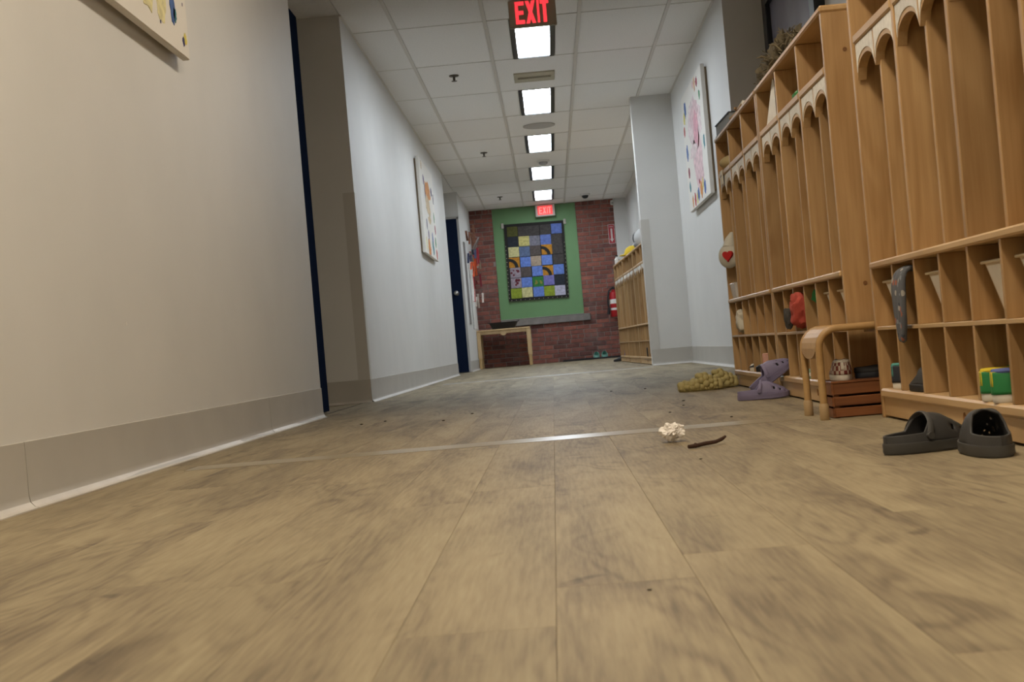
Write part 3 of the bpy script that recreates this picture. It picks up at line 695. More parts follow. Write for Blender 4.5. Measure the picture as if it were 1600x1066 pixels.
# checkered slip-on
def checker():
    m = bpy.data.materials.new('checker'); m.use_nodes = True; N = m.node_tree.nodes; L = m.node_tree.links; b = N['Principled BSDF']; b.inputs['Roughness'].default_value = .7
    tc = N.new('ShaderNodeTexCoord'); ck = N.new('ShaderNodeTexChecker'); ck.inputs['Scale'].default_value = 75; ck.inputs['Color1'].default_value = (.17, .028, .022, 1); ck.inputs['Color2'].default_value = (.50, .42, .34, 1)
    L.new(tc.outputs['Object'], ck.inputs['Vector']); L.new(ck.outputs[0], b.inputs['Base Color']); return m
sneaker('red and cream checkered slip-on on the crate under the stool', .138, checker(), SW, (.770, 3.545, .0982), (0, 0, PI/2-.1), None, collar=SW, tab=SW, h=.050, name='slip_on_shoe')
# pink and mint things in the middle locker
x, y, z = slot(MID_Y, 3, .0, .0762)
bx = thing('shoe_box', 'small mint box with a white and red band on the middle locker ledge', 'box', (x+.001, y-.025, z))
obj('box_body', B(0, .12, -.06, .06, 0, .030), mat('mint', (.24, .38, .25), .7), bx, .002)
obj('band', B(-.0012, .02, -.0605, .0605, .009, .021), M_PAPERW, bx)
for k in range(3): obj('print_mark', B(-.0022, -.001, -.04+k*.03, -.022+k*.03, .012, .018), mat('print_red', (.5, .1, .08), .7), bx)
x, y, z = slot(MID_Y, 3, .03, .107); sneaker('small pink shoe on top of the mint box', .12, SP, SP, (x, y-.03, z), (0, 0, .1), None, collar=SP)
x, y, z = slot(MID_Y, 5, .03, .0762); sneaker('black sandal strap shoe behind the tipped lavender clog', .14, SK, SK, (x, y-.03, z), (0, 0, .1), None, strap=SK, h=.045)
# far locker shoes
def far_pt(k, i, dx, z):
    y0 = 12.2+k*1.21; bx_ = .912-.0305*(y0-12.2); ly = PT+(i+.5)*PITCH_Y; return (bx_+dx*math.cos(ang)-ly*math.sin(ang), y0+ly*math.cos(ang)+dx*math.sin(ang), z)
sneaker('black shoe in the near unit of the far lockers', .17, SK, SK, far_pt(0, 2, .0, .0765), (0, 0, ang), None, collar=SK, h=.085)
clog('purple clog in the farthest locker', .16, SPU, SPU, SPU, far_pt(2, 3, .004, .0765), (0, 0, ang), 'back', hgt=.06)
p = far_pt(2, 4, -.002, .2352); c = thing('pink_cup', 'bright pink cup in the farthest locker', 'cup', (p[0]+.06, p[1], p[2]))
obj('cup_body', MB().lathe([(.028, 0), (.036, .075), (.033, .075), (.025, .004)], n=18), mat('hot_pink', (.60, .06, .25), .5), c, smooth=True); obj('lid', MB().lathe([(.038, .075), (.038, .085), (.012, .088), (.01, .11)], n=18), MATS['hot_pink'], c, smooth=True)
sneaker('dark shoe on the floor at the end of the far lockers', .18, SK, SK, (.90, 16.1, .0005), (0, 0, 2.9), None, collar=SK)

# ------------------------------------------------------------------ cloths in the lockers
def drape(name, label, cat, pts, width, m, loc, rot=(0, 0, 0), thick=.006, seed=1, wob=.006, group=None, dirv=(0, 1, 0)):
    """hanging folded cloth: path pts (x,z) swept over a width along dirv"""
    rnd = random.Random(seed); n = 9; v = []; f = []
    for i, (px, pz, wm) in enumerate(pts):
        for k in range(n):
            u = (k/(n-1)-.5)*width*wm; ph = math.sin(k*1.9+i*.7+seed)*wob
            v.append((px-abs(ph)*.8-rnd.uniform(0, wob*.4), u+rnd.uniform(-wob, wob)*.4, pz+rnd.uniform(-wob, wob)*.5))
    for i in range(len(pts)-1):
        for k in range(n-1): f.append((i*n+k, i*n+k+1, (i+1)*n+k+1, (i+1)*n+k))
    o = obj(name, MB().add(v, f), m, None, smooth=True, loc=loc, rot=rot)
    s = o.modifiers.new('thick', 'SOLIDIFY'); s.thickness = thick; s.offset = 0
    ss = o.modifiers.new('soft', 'SUBSURF'); ss.levels = 1; ss.render_levels = 2
    return tag(o, label, cat, group)
def lump(name, label, cat, c, rad, m, seed=1, amp=.3, freq=2.2, fold=(0, 1, 0)):
    bm = bmesh.new(); bmesh.ops.create_icosphere(bm, subdivisions=4, radius=1)
    from mathutils import noise as nz
    v = []
    for vt in bm.verts:
        p_ = vt.co; q = Vector([math.copysign(abs(a)**.72, a) for a in p_]); off = Vector((seed*3.1, seed*1.7, seed*5.3))
        d_ = nz.noise(q*freq+off)*amp + abs(nz.noise(Vector((q.x*5, q.y*5, q.z*1.6))+off))*amp*.55 - amp*.2
        q = q*(1+d_); v.append((c[0]+q.x*rad[0], c[1]+q.y*rad[1], c[2]+q.z*rad[2]))
    bm.verts.index_update(); f = [tuple(a.index for a in q.verts) for q in bm.faces]; bm.free()
    zb = min(p_[2] for p_ in v); base = Vector((c[0], c[1], zb))
    o = obj(name, MB().add([(p_[0]-base.x, p_[1]-base.y, p_[2]-base.z) for p_ in v], f), m, None, smooth=True, loc=base)
    return tag(o, label, cat)
def print_mat(name, base, cols, scale):
    m = bpy.data.materials.new(name); m.use_nodes = True; N = m.node_tree.nodes; L = m.node_tree.links; b = N['Principled BSDF']; b.inputs['Roughness'].default_value = .85
    tc = N.new('ShaderNodeTexCoord'); vo = N.new('ShaderNodeTexVoronoi'); vo.inputs['Scale'].default_value = scale; L.new(tc.outputs['Object'], vo.inputs['Vector'])
    st = [(0, base), (.55, base)] + [(.6+.4*k/len(cols), c) for k, c in enumerate(cols)]
    sep = N.new('ShaderNodeSeparateColor'); L.new(vo.outputs['Color'], sep.inputs[0]); r = ramp(N, st); r.color_ramp.interpolation = 'CONSTANT'; L.new(sep.outputs[0], r.inputs[0])
    lt = N.new('ShaderNodeMath'); lt.operation = 'LESS_THAN'; lt.inputs[1].default_value = .42; L.new(vo.outputs['Distance'], lt.inputs[0])
    mx = N.new('ShaderNodeMix'); mx.data_type = 'RGBA'; mx.inputs[6].default_value = (*base, 1); L.new(lt.outputs[0], mx.inputs[0]); L.new(r.outputs[0], mx.inputs[7]); L.new(mx.outputs[2], b.inputs['Base Color']); return m
x, y, z = slot(NEAR_Y, 4, 0, 0)
drape('patterned_sleeve', 'grey patterned sleeve hanging out of the nearest locker', 'sleeve', [(.09, .345, .9), (.03, .372, 1.0), (-.004, .365, 1.0), (-.012, .335, 1.05), (-.012, .30, .95), (-.012, .265, .85), (-.011, .235, .7), (-.013, .213, .5), (-.011, .195, .25)], .095,
      print_mat('sleeve_print', (.095, .10, .115), [(.30, .10, .06), (.35, .33, .30), (.05, .06, .08), (.2, .22, .25)], 60), (x, y-.02, 0), seed=2, wob=.008, thick=.012)
x, y, z = slot(MID_Y, 3, 0, 0)
lump('red_jacket', 'red jacket spilling out of the middle locker', 'jacket', (x+.022, y-.008, .305), (.052, .066, .058), mat('red_fleece', (.40, .065, .045), .9, bump=.3, bscale=120, var=.2, vscale=20), 5, .32, 1.7)
lump('charcoal_cuff', 'charcoal cuff hanging beside the red jacket', 'cuff', (x-.020, y+.100, .281), (.013, .033, .036), mat('charcoal_fleece', (.05, .045, .04), .9, bump=.2), 8, .25, 1.5)
x, y, z = slot(MID_Y, 2, 0, 0)
lump('green_cloth', 'bright green cloth stuffed in the middle locker', 'cloth', (x+.065, y+.015, .345), (.05, .055, .026), mat('kelly_green', (.02, .19, .05), .85), 4, .25, 2)
x, y, z = slot(MID_Y, 5, 0, 0)
bt = thing('water_bottle', 'small dark bottle with a white cap in the middle locker', 'bottle', (x+.06, y+.0, .2352)); obj('bottle_body', MB().lathe([(.026, 0), (.028, .004), (.028, .085), (.016, .10)], n=18), mat('bottle_dark', (.03, .05, .04), .4), bt, smooth=True); obj('cap', MB().lathe([(.017, .10), (.017, .122), (.012, .126)], n=16), SW, bt, smooth=True)
x, y, z = slot(MID_Y, 4, .06, .30)
tb = thing('plush_toy', 'small tan plush head peeking over the tray left of the red jacket', 'toy', (x+.046, y, .2365)); obj('plush_body', MB().ball((.0, 0, .055), .042, 2, (1, 1, 1.1)), mat('plush_tan', (.42, .30, .19), .95, bump=.4, bscale=200), tb, smooth=True); obj('head', MB().ball((-.01, .005, .115), .026, 2), MATS['plush_tan'], tb, smooth=True); obj('ear', MB().ball((-.01, .026, .135), .010, 2), MATS['plush_tan'], tb, smooth=True); obj('ear', MB().ball((-.01, -.016, .135), .010, 2), MATS['plush_tan'], tb, smooth=True)
x, y, z = slot(LEFT_Y, 4, 0, 0)
lump('white_cloth', 'white cloth stuffed in the farther locker', 'cloth', (x+.026, y, .297), (.042, .055, .052), mat('white_cotton', (.62, .58, .49), .9, bump=.3, bscale=60), 9, .28, 2)
hb = thing('heart_bag', 'pale grey cloth bag with a red heart hanging in the farther locker', 'bag', (FX+.012, LEFT_Y+LW-PT-.085, .545), (0, 0, .8))
obj('bag_body', MB().ball((-.01, 0, .055), .06, 3, (.5, .95, .95)), mat('bag_grey', (.58, .56, .49), .9, bump=.5, bscale=30, var=.15), hb, smooth=True)
obj('bag_neck', MB().tube([(0, 0, .09), (.015, 0, .13), (.03, 0, .16)], [.035, .028, .012], 12), MATS['bag_grey'], hb, smooth=True)
ht = [(16*math.sin(a)**3*.0017, (13*math.cos(a)-5*math.cos(2*a)-2*math.cos(3*a)-math.cos(4*a))*.0017) for a in [2*PI*k/24 for k in range(24)]]
obj('heart', MB().prism([(p_[0]-.015, p_[1]+.055) for p_ in ht], -.046, -.034, 'X'), mat('heart_red', (.50, .02, .02), .6), hb)
cp = thing('plastic_cup', 'clear plastic container below the heart bag', 'cup', (FX+.050, LEFT_Y+LW-PT-.097, .4015))
M_CLEAR = mat('clear_plastic', (.9, .89, .86), .15, alpha=.4, spec=.8)
obj('cup_wall', MB().add([(.045*sx*k, .076*sy*k, z_) for z_, k in ((0, .8), (.07, 1), (.07, .97), (.003, .77)) for sx, sy in ((-1, -1), (1, -1), (1, 1), (-1, 1))], [(3, 2, 1, 0), (12, 13, 14, 15)] + [(a*4+k, a*4+(k+1) % 4, a*4+4+(k+1) % 4, a*4+4+k) for a in range(3) for k in range(4)]), M_CLEAR, cp)
obj('cup_rim', MB().tube([(-.046, -.078, .07), (.046, -.078, .07), (.046, .078, .07), (-.046, .078, .07), (-.046, -.078, .07)], .003, 6), M_CLEAR, cp)
obj('dark_straw', MB().tube([(.01, .02, .01), (.0, .05, .10), (.01, .06, .15)], .006, 6), SK, cp)

# things in and on the lockers
bk = thing('book', 'dark blue-grey book lying on top of the farther locker', 'book', (FX+.012, 5.745, LH+.0004), (0, 0, .03))
obj('cover', MB().box(0, .25, 0, .38, 0, .004).box(0, .25, 0, .38, .052, .056).box(.246, .25, 0, .38, .004, .052), mat('book_navy', (.035, .05, .07), .5), bk); obj('page_block', B(.004, .246, .004, .376, .004, .052), mat('page', (.22, .24, .26), .8), bk)
def clump(n, spread, seed, m, root, name, r=(.0012, .0036)):
    rnd = random.Random(seed); mb = MB()
    for _ in range(n):
        a = rnd.uniform(0, 2*PI); e = rnd.uniform(0, PI/2.05); R = rnd.uniform(.55, 1.0)
        p = Vector((spread[0]*R*math.cos(a)*math.cos(e), spread[1]*R*math.sin(a)*math.cos(e), spread[2]*R*math.sin(e)+.006))
        d_ = Vector((rnd.gauss(0, .5), rnd.gauss(0, 1), rnd.gauss(0, .35))).normalized()*rnd.uniform(.02, .07)
        q = p+d_*.5+Vector((0, 0, rnd.uniform(0, .012))); e_ = p+d_
        mb.tube([p, q, (e_.x, e_.y, max(.004, e_.z))], [rnd.uniform(*r), rnd.uniform(*r), .0015], 5)
    o = obj(name, mb, m, root); return o
ms = thing('moss_bundle', 'brown bundle of dried moss and bark on top of the middle locker', 'moss', (FX+.15, 5.03, LH+.008))
core = MB(); bm = bmesh.new(); bmesh.ops.create_icosphere(bm, subdivisions=5, radius=1)
from mathutils import noise as nzz
for vt in bm.verts:
    p_ = vt.co.copy(); q_ = Vector((p_.x*2, p_.y*4.5, p_.z*3)); d_ = nzz.noise(q_)*.22 - (abs(nzz.noise(Vector((q_.x*1.6, q_.y*.8, q_.z*2.2))))-.2)*.40 + nzz.noise(q_*4)*.07; vt.co = p_*(.88+d_)
bm.verts.index_update(); core.add([(v_.co.x*.105, v_.co.y*.42, max(.0, v_.co.z*.185+.012)) for v_ in bm.verts], [tuple(x_.index for x_ in f_.verts) for f_ in bm.faces]); bm.free()
M_MOSS = mat('moss', (.10, .08, .048), .95, bump=1.0, bscale=45, var=.6, vscale=22)
obj('moss_core', core, M_MOSS, ms, smooth=True)
o = clump(1000, (.105, .44, .185), 5, mat('moss_strands', (.135, .11, .068), .95, var=.4, vscale=30), ms, 'moss_strands'); o['kind'] = 'stuff'
pg = thing('paper_scrap', 'pointed scrap of white paper by the moss bundle', 'paper', (FX+.0, 5.255, LH)); obj('scrap', MB().prism([(0, 0), (.022, .01), (.006, .20)], .012, .014, 'Z').box(.0, .016, .0, .03, 0, .012), M_PAPERW, pg)
tw = thing('driftwood_piece', 'small pale driftwood piece between the moss bundle and the book', 'driftwood', (FX+.035, 5.60, LH)); obj('branch', MB().tube([(.0, -.10, .018), (.01, -.03, .026), (0, .05, .02), (-.02, .12, .02)], [.012, .018, .015, .006], 8), mat('driftwood', (.36, .24, .13), .9, bump=.4), tw, smooth=True); obj('branch_fork', MB().tube([(.01, -.02, .024), (-.02, -.06, .03), (-.03, -.09, .028)], [.010, .008, .004], 8), MATS['driftwood'], tw, smooth=True)
# paper triangle and toy in the top cubbies
x, y, z = slot(MID_Y, 4, .0, .984)
pt = thing('paper_sheet', 'folded white paper leaning in the top cubby of the middle locker', 'paper', (FX+.0185, MID_Y+PT+4*PITCH_Y+.115, .9843))
obj('sheet', MB().prism([(0, 0), (.24, 0), (.20, .02), (.02, .15), (0, .14)], 0, .0015, 'X'), M_PAPERW, pt)
ty = thing('toy_car', 'tiny green toy with a pink base in the top cubby', 'toy', (FX+.055, MID_Y+PT+3.3*PITCH_Y, .9843)); obj('toy_base', MB().box(-.03, .03, -.05, .05, .0, .022), mat('toy_pink', (.5, .18, .18), .5), ty, .006); obj('toy_top', MB().box(-.02, .02, -.03, .035, .022, .05), mat('toy_green', (.04, .22, .06), .5), ty, .008)
mz = thing('mask_pouch', 'tan cloth pouch with a paper face stuffed in the farther locker cubby', 'pouch', (FX-.002, LEFT_Y+LW-PT-.125, .988)); obj('pouch_body', MB().ball((.06, 0, .035), .055, 3, (1.2, 1.15, .62)), mat('tan_cloth', (.42, .33, .17), .9, bump=.4, bscale=50), mz, smooth=True); obj('pouch_flap', MB().box(-.004, .0, -.045, .035, -.065, .0), MATS['white_cotton'], mz, .001)
for k in (-1, 1): obj('button', MB().lathe([(.006, -.005), (.006, -.003)], (0, -.005+.018*k, -.025), 10, 'X'), SK, mz)

# top of the far lockers
def on_far(k, u, dx, dz=0): 
    y0 = 12.2+k*1.21; return (.912-.0305*(y0-12.2)+dx-u*math.sin(ang), y0+u*math.cos(ang), LH+dz)
c = thing('plush_toy', 'black and white stuffed toy on top of the far lockers', 'toy', on_far(0, .95, .10)); 
obj('plush_body', MB().ball((0, 0, .10), .10, 3, (.9, 1.5, 1)), mat('plush_white', (.55, .55, .55), .95, bump=.4, bscale=90), c, smooth=True); obj('dark_patch', MB().ball((-.055, .06, .11), .062, 2, (.7, 1.1, 1.05)), SK, c, smooth=True); obj('snout', MB().ball((-.06, .0, .04), .045, 2, (.8, 1.5, .8)), mat('plush_grey', (.25, .25, .26), .95), c, smooth=True)
c = thing('yellow_cap', 'yellow cap lying on top of the far lockers', 'cap', on_far(1, .70, .09)); obj('crown', MB().lathe([(.10, 0), (.10, .03), (.08, .075), (.04, .10), (.0, .105)], n=20), mat('cap_yellow', (.62, .42, .02), .8), c, smooth=True); obj('brim', MB().lathe([(.09, .0), (.12, .004), (.12, .010), (.09, .02)], (-.03, .05, 0), 20), MATS['cap_yellow'], c, smooth=True)
c = thing('grey_hood', 'pale grey bundled cloth behind the yellow cap', 'cloth', on_far(1, .95, .18)); obj('bundle', MB().ball((0, 0, .08), .09, 3, (1, 1.6, .9)), mat('cloth_grey', (.40, .40, .42), .9, bump=.5, bscale=20), c, smooth=True); obj('fold', MB().ball((-.06, .08, .045), .05, 2, (.8, 1.5, .9)), MATS['cloth_grey'], c, smooth=True)
c = thing('white_bottle', 'little white bottle on the far end of the farthest locker', 'bottle', on_far(2, 1.08, .04)); obj('bottle_body', MB().lathe([(.028, 0), (.028, .07), (.014, .085), (.014, .10)], n=16), MATS['det_white'], c, smooth=True); obj('cap', MB().lathe([(.017, .1), (.017, .115)], n=14), SK, c)
c = thing('dried_plant', 'wispy dried plant on top of the far lockers beside the wall stub', 'plant', on_far(0, .35, .13)); obj('pot', MB().lathe([(.045, 0), (.06, .09), (.055, .09), (.04, .02)], n=18), MATS['det_white'], c, smooth=True)
rnd = random.Random(11)
for k in range(14):
    a = rnd.uniform(0, 2*PI); r0 = rnd.uniform(.02, .10); obj('stem', MB().tube([(0, 0, .06), (r0*.4*math.cos(a), r0*.4*math.sin(a), .16), (r0*math.cos(a), r0*math.sin(a), rnd.uniform(.22, .34))], [.003, .003, .0015], 5), mat('dry_stem', (.38, .36, .28), .9), c)

# ------------------------------------------------------------------ stool and crate
st = thing('bentwood_stool', 'low bentwood stool tucked between two lockers', 'stool', (.70, 3.5, 0))
def bent(y):
    r = .05; pts = [(0, y, .03), (0.0, y, .18)]
    for k in range(9):
        a = PI - (PI/2)*k/8; pts.append((r+r*math.cos(a), y, .190+r*math.sin(a)))
    pts += [(.16, y, .240), (.30, y, .240)]
    for k in range(9):
        a = PI/2-(PI/2)*k/8; pts.append((.35-r+.0+r*math.cos(a), y, .190+r*math.sin(a)))
    pts += [(.35, y, .18), (.35, y, .03)]; return pts
for y in (0, .215):
    obj('bent_frame', MB().tube(bent(y), .0100, 10), M_BENT, st, smooth=True)
    for x in (0, .35): obj('foot_cap', MB().lathe([(.011, 0), (.0130, .003), (.0130, .038), (.0105, .044)], (x, y, 0), 16), mat('cap_tan', (.42, .29, .15), .5), st, smooth=True)
seat = MB(); prof = []
for k in range(7):
    a = PI-(PI/2)*k/6; prof.append((.05+.058*math.cos(a), .190+.058*math.sin(a)))
prof = prof + [(.34, .248), (.34, .236)] + [(.05+.044*math.cos(PI/2+(PI/2)*k/6), .190+.044*math.sin(PI/2+(PI/2)*k/6)) for k in range(7)]
obj('seat', MB().prism(prof, .012, .203, 'Y'), M_BENT, st)
ap = [(.012, .19), (.203, .19)] + [(.203 - .191*k/12, .19-.006-.022*(1-abs(2*k/12-1)**2.5)) for k in range(13)]
obj('apron', MB().prism([(p_[0], p_[1]) for p_ in ap], -.008, .006, 'X'), M_BENT, st)
obj('cross_rail', MB().box(.17, .19, .012, .203, .222, .2358), M_BENT, st)

cr = thing('wooden_crate', 'small red-brown slatted crate under the bentwood stool', 'crate', (.735, 3.53, 0))
for z0, z1 in ((.002, .026), (.032, .056), (.062, .092)):
    obj('slat', B(.0, .235, .0, .007, z0, z1), M_CRATE, cr, .0015); obj('slat', B(.0, .235, .153, .16, z0, z1), M_CRATE, cr, .0015)
for x in (.0, .221):
    for y in (.0072, .1388): obj('corner_post', B(x, x+.014, y, y+.014, 0.0, .09), M_CRATE, cr)
    for z0, z1 in ((.002, .026), (.032, .056), (.062, .092)): obj('end_slat', B(x-.006 if x < .1 else x+.0142, x-.0002 if x < .1 else x+.02, .0, .16, z0, z1), M_CRATE, cr)
obj('bottom_slats', B(.015, .22, .022, .138, .004, .010), M_CRATE, cr)
obj('lid_board', B(-.004, .24, -.002, .162, .0922, .098), M_CRATE, cr, .001)
sneaker('dark flat slipper lying on the wooden crate', .15, SK, SN, (.812, 3.60, .0982), (0, 0, .02), None, h=.028, name='slipper')

# ------------------------------------------------------------------ floor bits
bt_m = mat('floor_tape', (.315, .262, .168), .30, var=.1, vscale=12)
tp = obj('floor_tape', B(XL+.13, .68, 3.585, 3.735, .0001, .0009), bt_m); tag(tp, 'tan tape line across the floor near the crumpled paper', 'tape')
tp = obj('floor_tape', B(-1.0, .86, 11.5, 11.72, .0001, .0009), mat('floor_tape_pale', (.58, .56, .52), .25)); tag(tp, 'pale tape line across the floor far down the corridor', 'tape')
cpp = MB(); rnd = random.Random(21); bm = bmesh.new(); bmesh.ops.create_icosphere(bm, subdivisions=4, radius=1)
from mathutils import noise
for vtx in bm.verts:
    p_ = vtx.co.copy(); n_ = noise.noise(p_*1.6+Vector((3, 1, 7)))*.45 + abs(noise.noise(p_*2.7))*.62 + abs(noise.noise(p_*6.0+Vector((5, 2, 1))))*.22 - .16; vtx.co = p_*(.82+n_*.75)
bm.verts.index_update(); cpp.add([(v_.co.x*.034, v_.co.y*.028, v_.co.z*.023+.0215) for v_ in bm.verts], [tuple(x_.index for x_ in q.verts) for q in bm.faces]); bm.free()
mz_ = min(p_[2] for p_ in cpp.v); cpp.v = [(p_[0], p_[1], p_[2]-mz_+.0005) for p_ in cpp.v]
o = obj('crumpled_paper', cpp, mat('tissue', (.88, .84, .79), .9), loc=(.271, 3.2, 0)); tag(o, 'crumpled ball of white paper on the floor', 'paper')
tg = thing('twig', 'short dark brown twig lying on the floor', 'twig', (.33, 2.99, 0))
obj('stem', MB().tube([(-.047, -.035, .006), (-.03, -.025, .006), (-.005, -.006, .008), (.02, .016, .008), (.036, .03, .012), (.046, .040, .0165)], [.0045, .005, .0048, .0045, .0046, .003], 8), mat('twig_bark', (.055, .025, .014), .8, bump=.5, bscale=150), tg, smooth=True)
obj('knot', MB().ball((-.030, -.024, .0075), .0055, 2), MATS['twig_bark'], tg, smooth=True)
crumbs = [(693, 658), (500, 0), (955, 612), (1060, 681), (1095, 718), (1008, 608), (1047, 645), (1068, 634), (1068, 627), (602, 659), (738, 647), (1015, 923), (1143, 652), (565, 664)]
def floor_pt(px, py):
    r = F_*F_PX + R_*(px-800) + U_*(533-py); t_ = -CAM_H/r.z; return (r.x*t_, r.y*t_)
CRL = ['dark speck alone on the floor left of the corridor centre', '', 'dark speck farthest down the corridor floor', 'dark speck between the crumpled paper and the twig', 'dark speck on the floor just below the twig',
       'dark speck left of the olive clogs', 'dark speck on the tape line right of the crumpled paper', 'dark speck above the crumpled paper, nearer one', 'dark speck above the crumpled paper, farther one', 'dark speck right of the open navy door foot', 'dark speck above the middle of the tape line', 'brown speck closest to the camera, in the foreground', 'dark speck in front of the bentwood stool', 'dark speck nearest the open navy door']
M_CRUMB = mat('crumb', (.03, .022, .016), .9)
for k, (px, py) in enumerate(crumbs):
    if py < 560: continue
    x, y = floor_pt(px, py); s = .0026*(1 if y < 3 else 1.4 if y < 5 else 1.9)
    if k == 11: s = .002
    o = obj('crumb', MB().ball((0, 0, 0), s, 1, (1.5, 1.2, .45)), M_CRUMB, loc=(x, y, s*.42)); tag(o, CRL[k], 'crumb', 'dirt specks on the floor')

# ------------------------------------------------------------------ paintings
def painting(label, x_wall, sgn, y0, y1, z0, z1, th, marks, wash=None):
    """canvas on a side wall, sgn = +1 faces +x"""
    t = thing('canvas_painting', label, 'painting', (x_wall+sgn*.0006, (y0+y1)/2, z0), group='children\'s splatter paintings')
    hy = (y1-y0)/2; hz = z1-z0; off = .016 if True else 0
    a, b_ = (off, off+th) if sgn > 0 else (-off-th, -off)
    obj('canvas', B(a, b_, -hy, hy, 0, hz), M_CANVAS, t, .003)
    obj('stretcher', B(min(sgn*.0, sgn*off), max(sgn*.0, sgn*off), -hy+.02, hy-.02, .02, hz-.02), mat('stretcher', (.35, .27, .18), .8), t)
    fx = b_ if sgn > 0 else a
    for (cy, cz, ry, rz, m, sd) in marks:
        rnd = random.Random(sd); n = 18; pts = []
        for k in range(n):
            an = 2*PI*k/n; r_ = 1+rnd.uniform(-.22, .22); pts.append(((cy*2-1)*hy*-1*sgn*-1 + ry*r_*math.cos(an), cz*hz + rz*r_*math.sin(an)))
        pts = [(max(-hy+.005, min(hy-.005, p_[0])), max(.005, min(hz-.005, p_[1]))) for p_ in pts]
        lay = .0006 + .0004*(sd % 5)
        obj('paint_mark', MB().prism(pts, min(fx, fx+sgn*lay), max(fx, fx+sgn*lay), 'X'), m, t)
    return t
PC = {n: mat('paint_'+n, c, .7, var=.35, vscale=25) for n, c in dict(blue=(.06, .13, .36), yellow=(.68, .58, .12), paleyellow=(.72, .66, .36), peach=(.70, .45, .30), navy=(.04, .035, .13), teal=(.05, .22, .26), red=(.48, .07, .06), orange=(.66, .28, .07), green=(.05, .24, .10), purple=(.13, .07, .2), pink=(.68, .34, .40), palepink=(.70, .50, .52), rose=(.72, .60, .60), maroon=(.3, .03, .06), tan=(.62, .48, .30)).items()}
mk = [(.60, .30, .10, .20, PC['paleyellow'], 3), (.58, .24, .04, .09, PC['yellow'], 4), (.72, .14, .05, .07, PC['paleyellow'], 6), (.70, .42, .05, .12, PC['peach'], 7),
      (.47, .24, .030, .05, PC['blue'], 8), (.84, .155, .028, .055, PC['blue'], 9), (.86, .13, .018, .022, PC['teal'], 14), (.80, .33, .02, .05, PC['teal'], 10), (.94, .055, .012, .016, PC['navy'], 11), (.50, .13, .010, .012, PC['peach'], 12), (.70, .06, .004, .006, PC['navy'], 13), (.965, .07, .016, .02, PC['yellow'], 15), (.30, .3, .04, .07, PC['orange'], 16), (.2, .6, .05, .08, PC['blue'], 17), (.6, .7, .08, .12, PC['yellow'], 18), (.96, .2, .004, .006, PC['navy'], 20), (.55, .19, .004, .006, PC['navy'], 21)]
painting('splatter painting with yellow and blue blots at the top left corner', XL, 1, 3.30, 4.36, 1.315, 2.2, .026, mk)
mk = [(.5, .72, .28, .10, PC['orange'], 3), (.45, .55, .22, .10, PC['tan'], 4), (.5, .40, .15, .04, PC['tan'], 5), (.25, .8, .05, .05, PC['purple'], 6), (.8, .76, .06, .05, PC['navy'], 7), (.3, .68, .03, .07, PC['purple'], 8), (.93, .70, .03, .05, PC['navy'], 9),
      (.88, .48, .05, .05, PC['green'], 10), (.9, .35, .05, .05, PC['maroon'], 11), (.25, .33, .03, .06, PC['navy'], 12), (.32, .22, .04, .05, PC['purple'], 13), (.3, .08, .10, .09, PC['orange'], 14), (.62, .12, .07, .09, PC['teal'], 15), (.62, .23, .05, .05, PC['blue'], 16), (.85, .20, .05, .05, PC['green'], 17), (.88, .07, .06, .05, PC['red'], 18), (.15, .93, .03, .04, PC['tan'], 19), (.12, .1, .05, .07, PC['paleyellow'], 20), (.38, .05, .04, .05, PC['red'], 21)]
painting('splatter painting with an orange centre on the left wall', XL, 1, 12.45, 13.85, 1.25, 2.175, .03, mk)
# right painting: cy runs from the far edge (0) to the near edge (1)
mk = [(.55, .62, .40, .20, PC['rose'], 5), (.58, .70, .26, .12, PC['palepink'], 6), (.60, .36, .30, .22, PC['palepink'], 10), (.62, .60, .16, .14, PC['pink'], 7), (.45, .45, .24, .05, PC['rose'], 11),
      (.80, .92, .05, .035, PC['maroon'], 8), (.70, .93, .05, .05, PC['peach'], 9), (.62, .95, .04, .03, PC['palepink'], 12), (.88, .80, .04, .035, PC['green'], 13), (.18, .86, .06, .06, PC['blue'], 14), (.10, .80, .05, .05, PC['yellow'], 15), (.06, .70, .05, .04, PC['red'], 16),
      (.12, .50, .06, .06, PC['blue'], 17), (.12, .33, .05, .04, PC['maroon'], 18), (.12, .20, .04, .04, PC['teal'], 19), (.92, .42, .04, .05, PC['teal'], 20), (.2, .06, .04, .05, PC['orange'], 21), (.32, .07, .05, .05, PC['red'], 22), (.50, .08, .06, .05, PC['blue'], 23), (.64, .10, .06, .06, PC['orange'], 24), (.80, .09, .06, .05, PC['blue'], 25), (.42, .06, .03, .04, PC['yellow'], 26), (.58, .17, .03, .02, PC['maroon'], 27), (.72, .13, .03, .05, PC['yellow'], 28)]
def flip(m): return [(1-a, b_, c_, d_, e_, f_) for (a, b_, c_, d_, e_, f_) in m]
painting('pink washed painting bordered with handprints on the right wall', XR, -1, 9.42, 10.80, 1.25, 2.18, .03, mk)

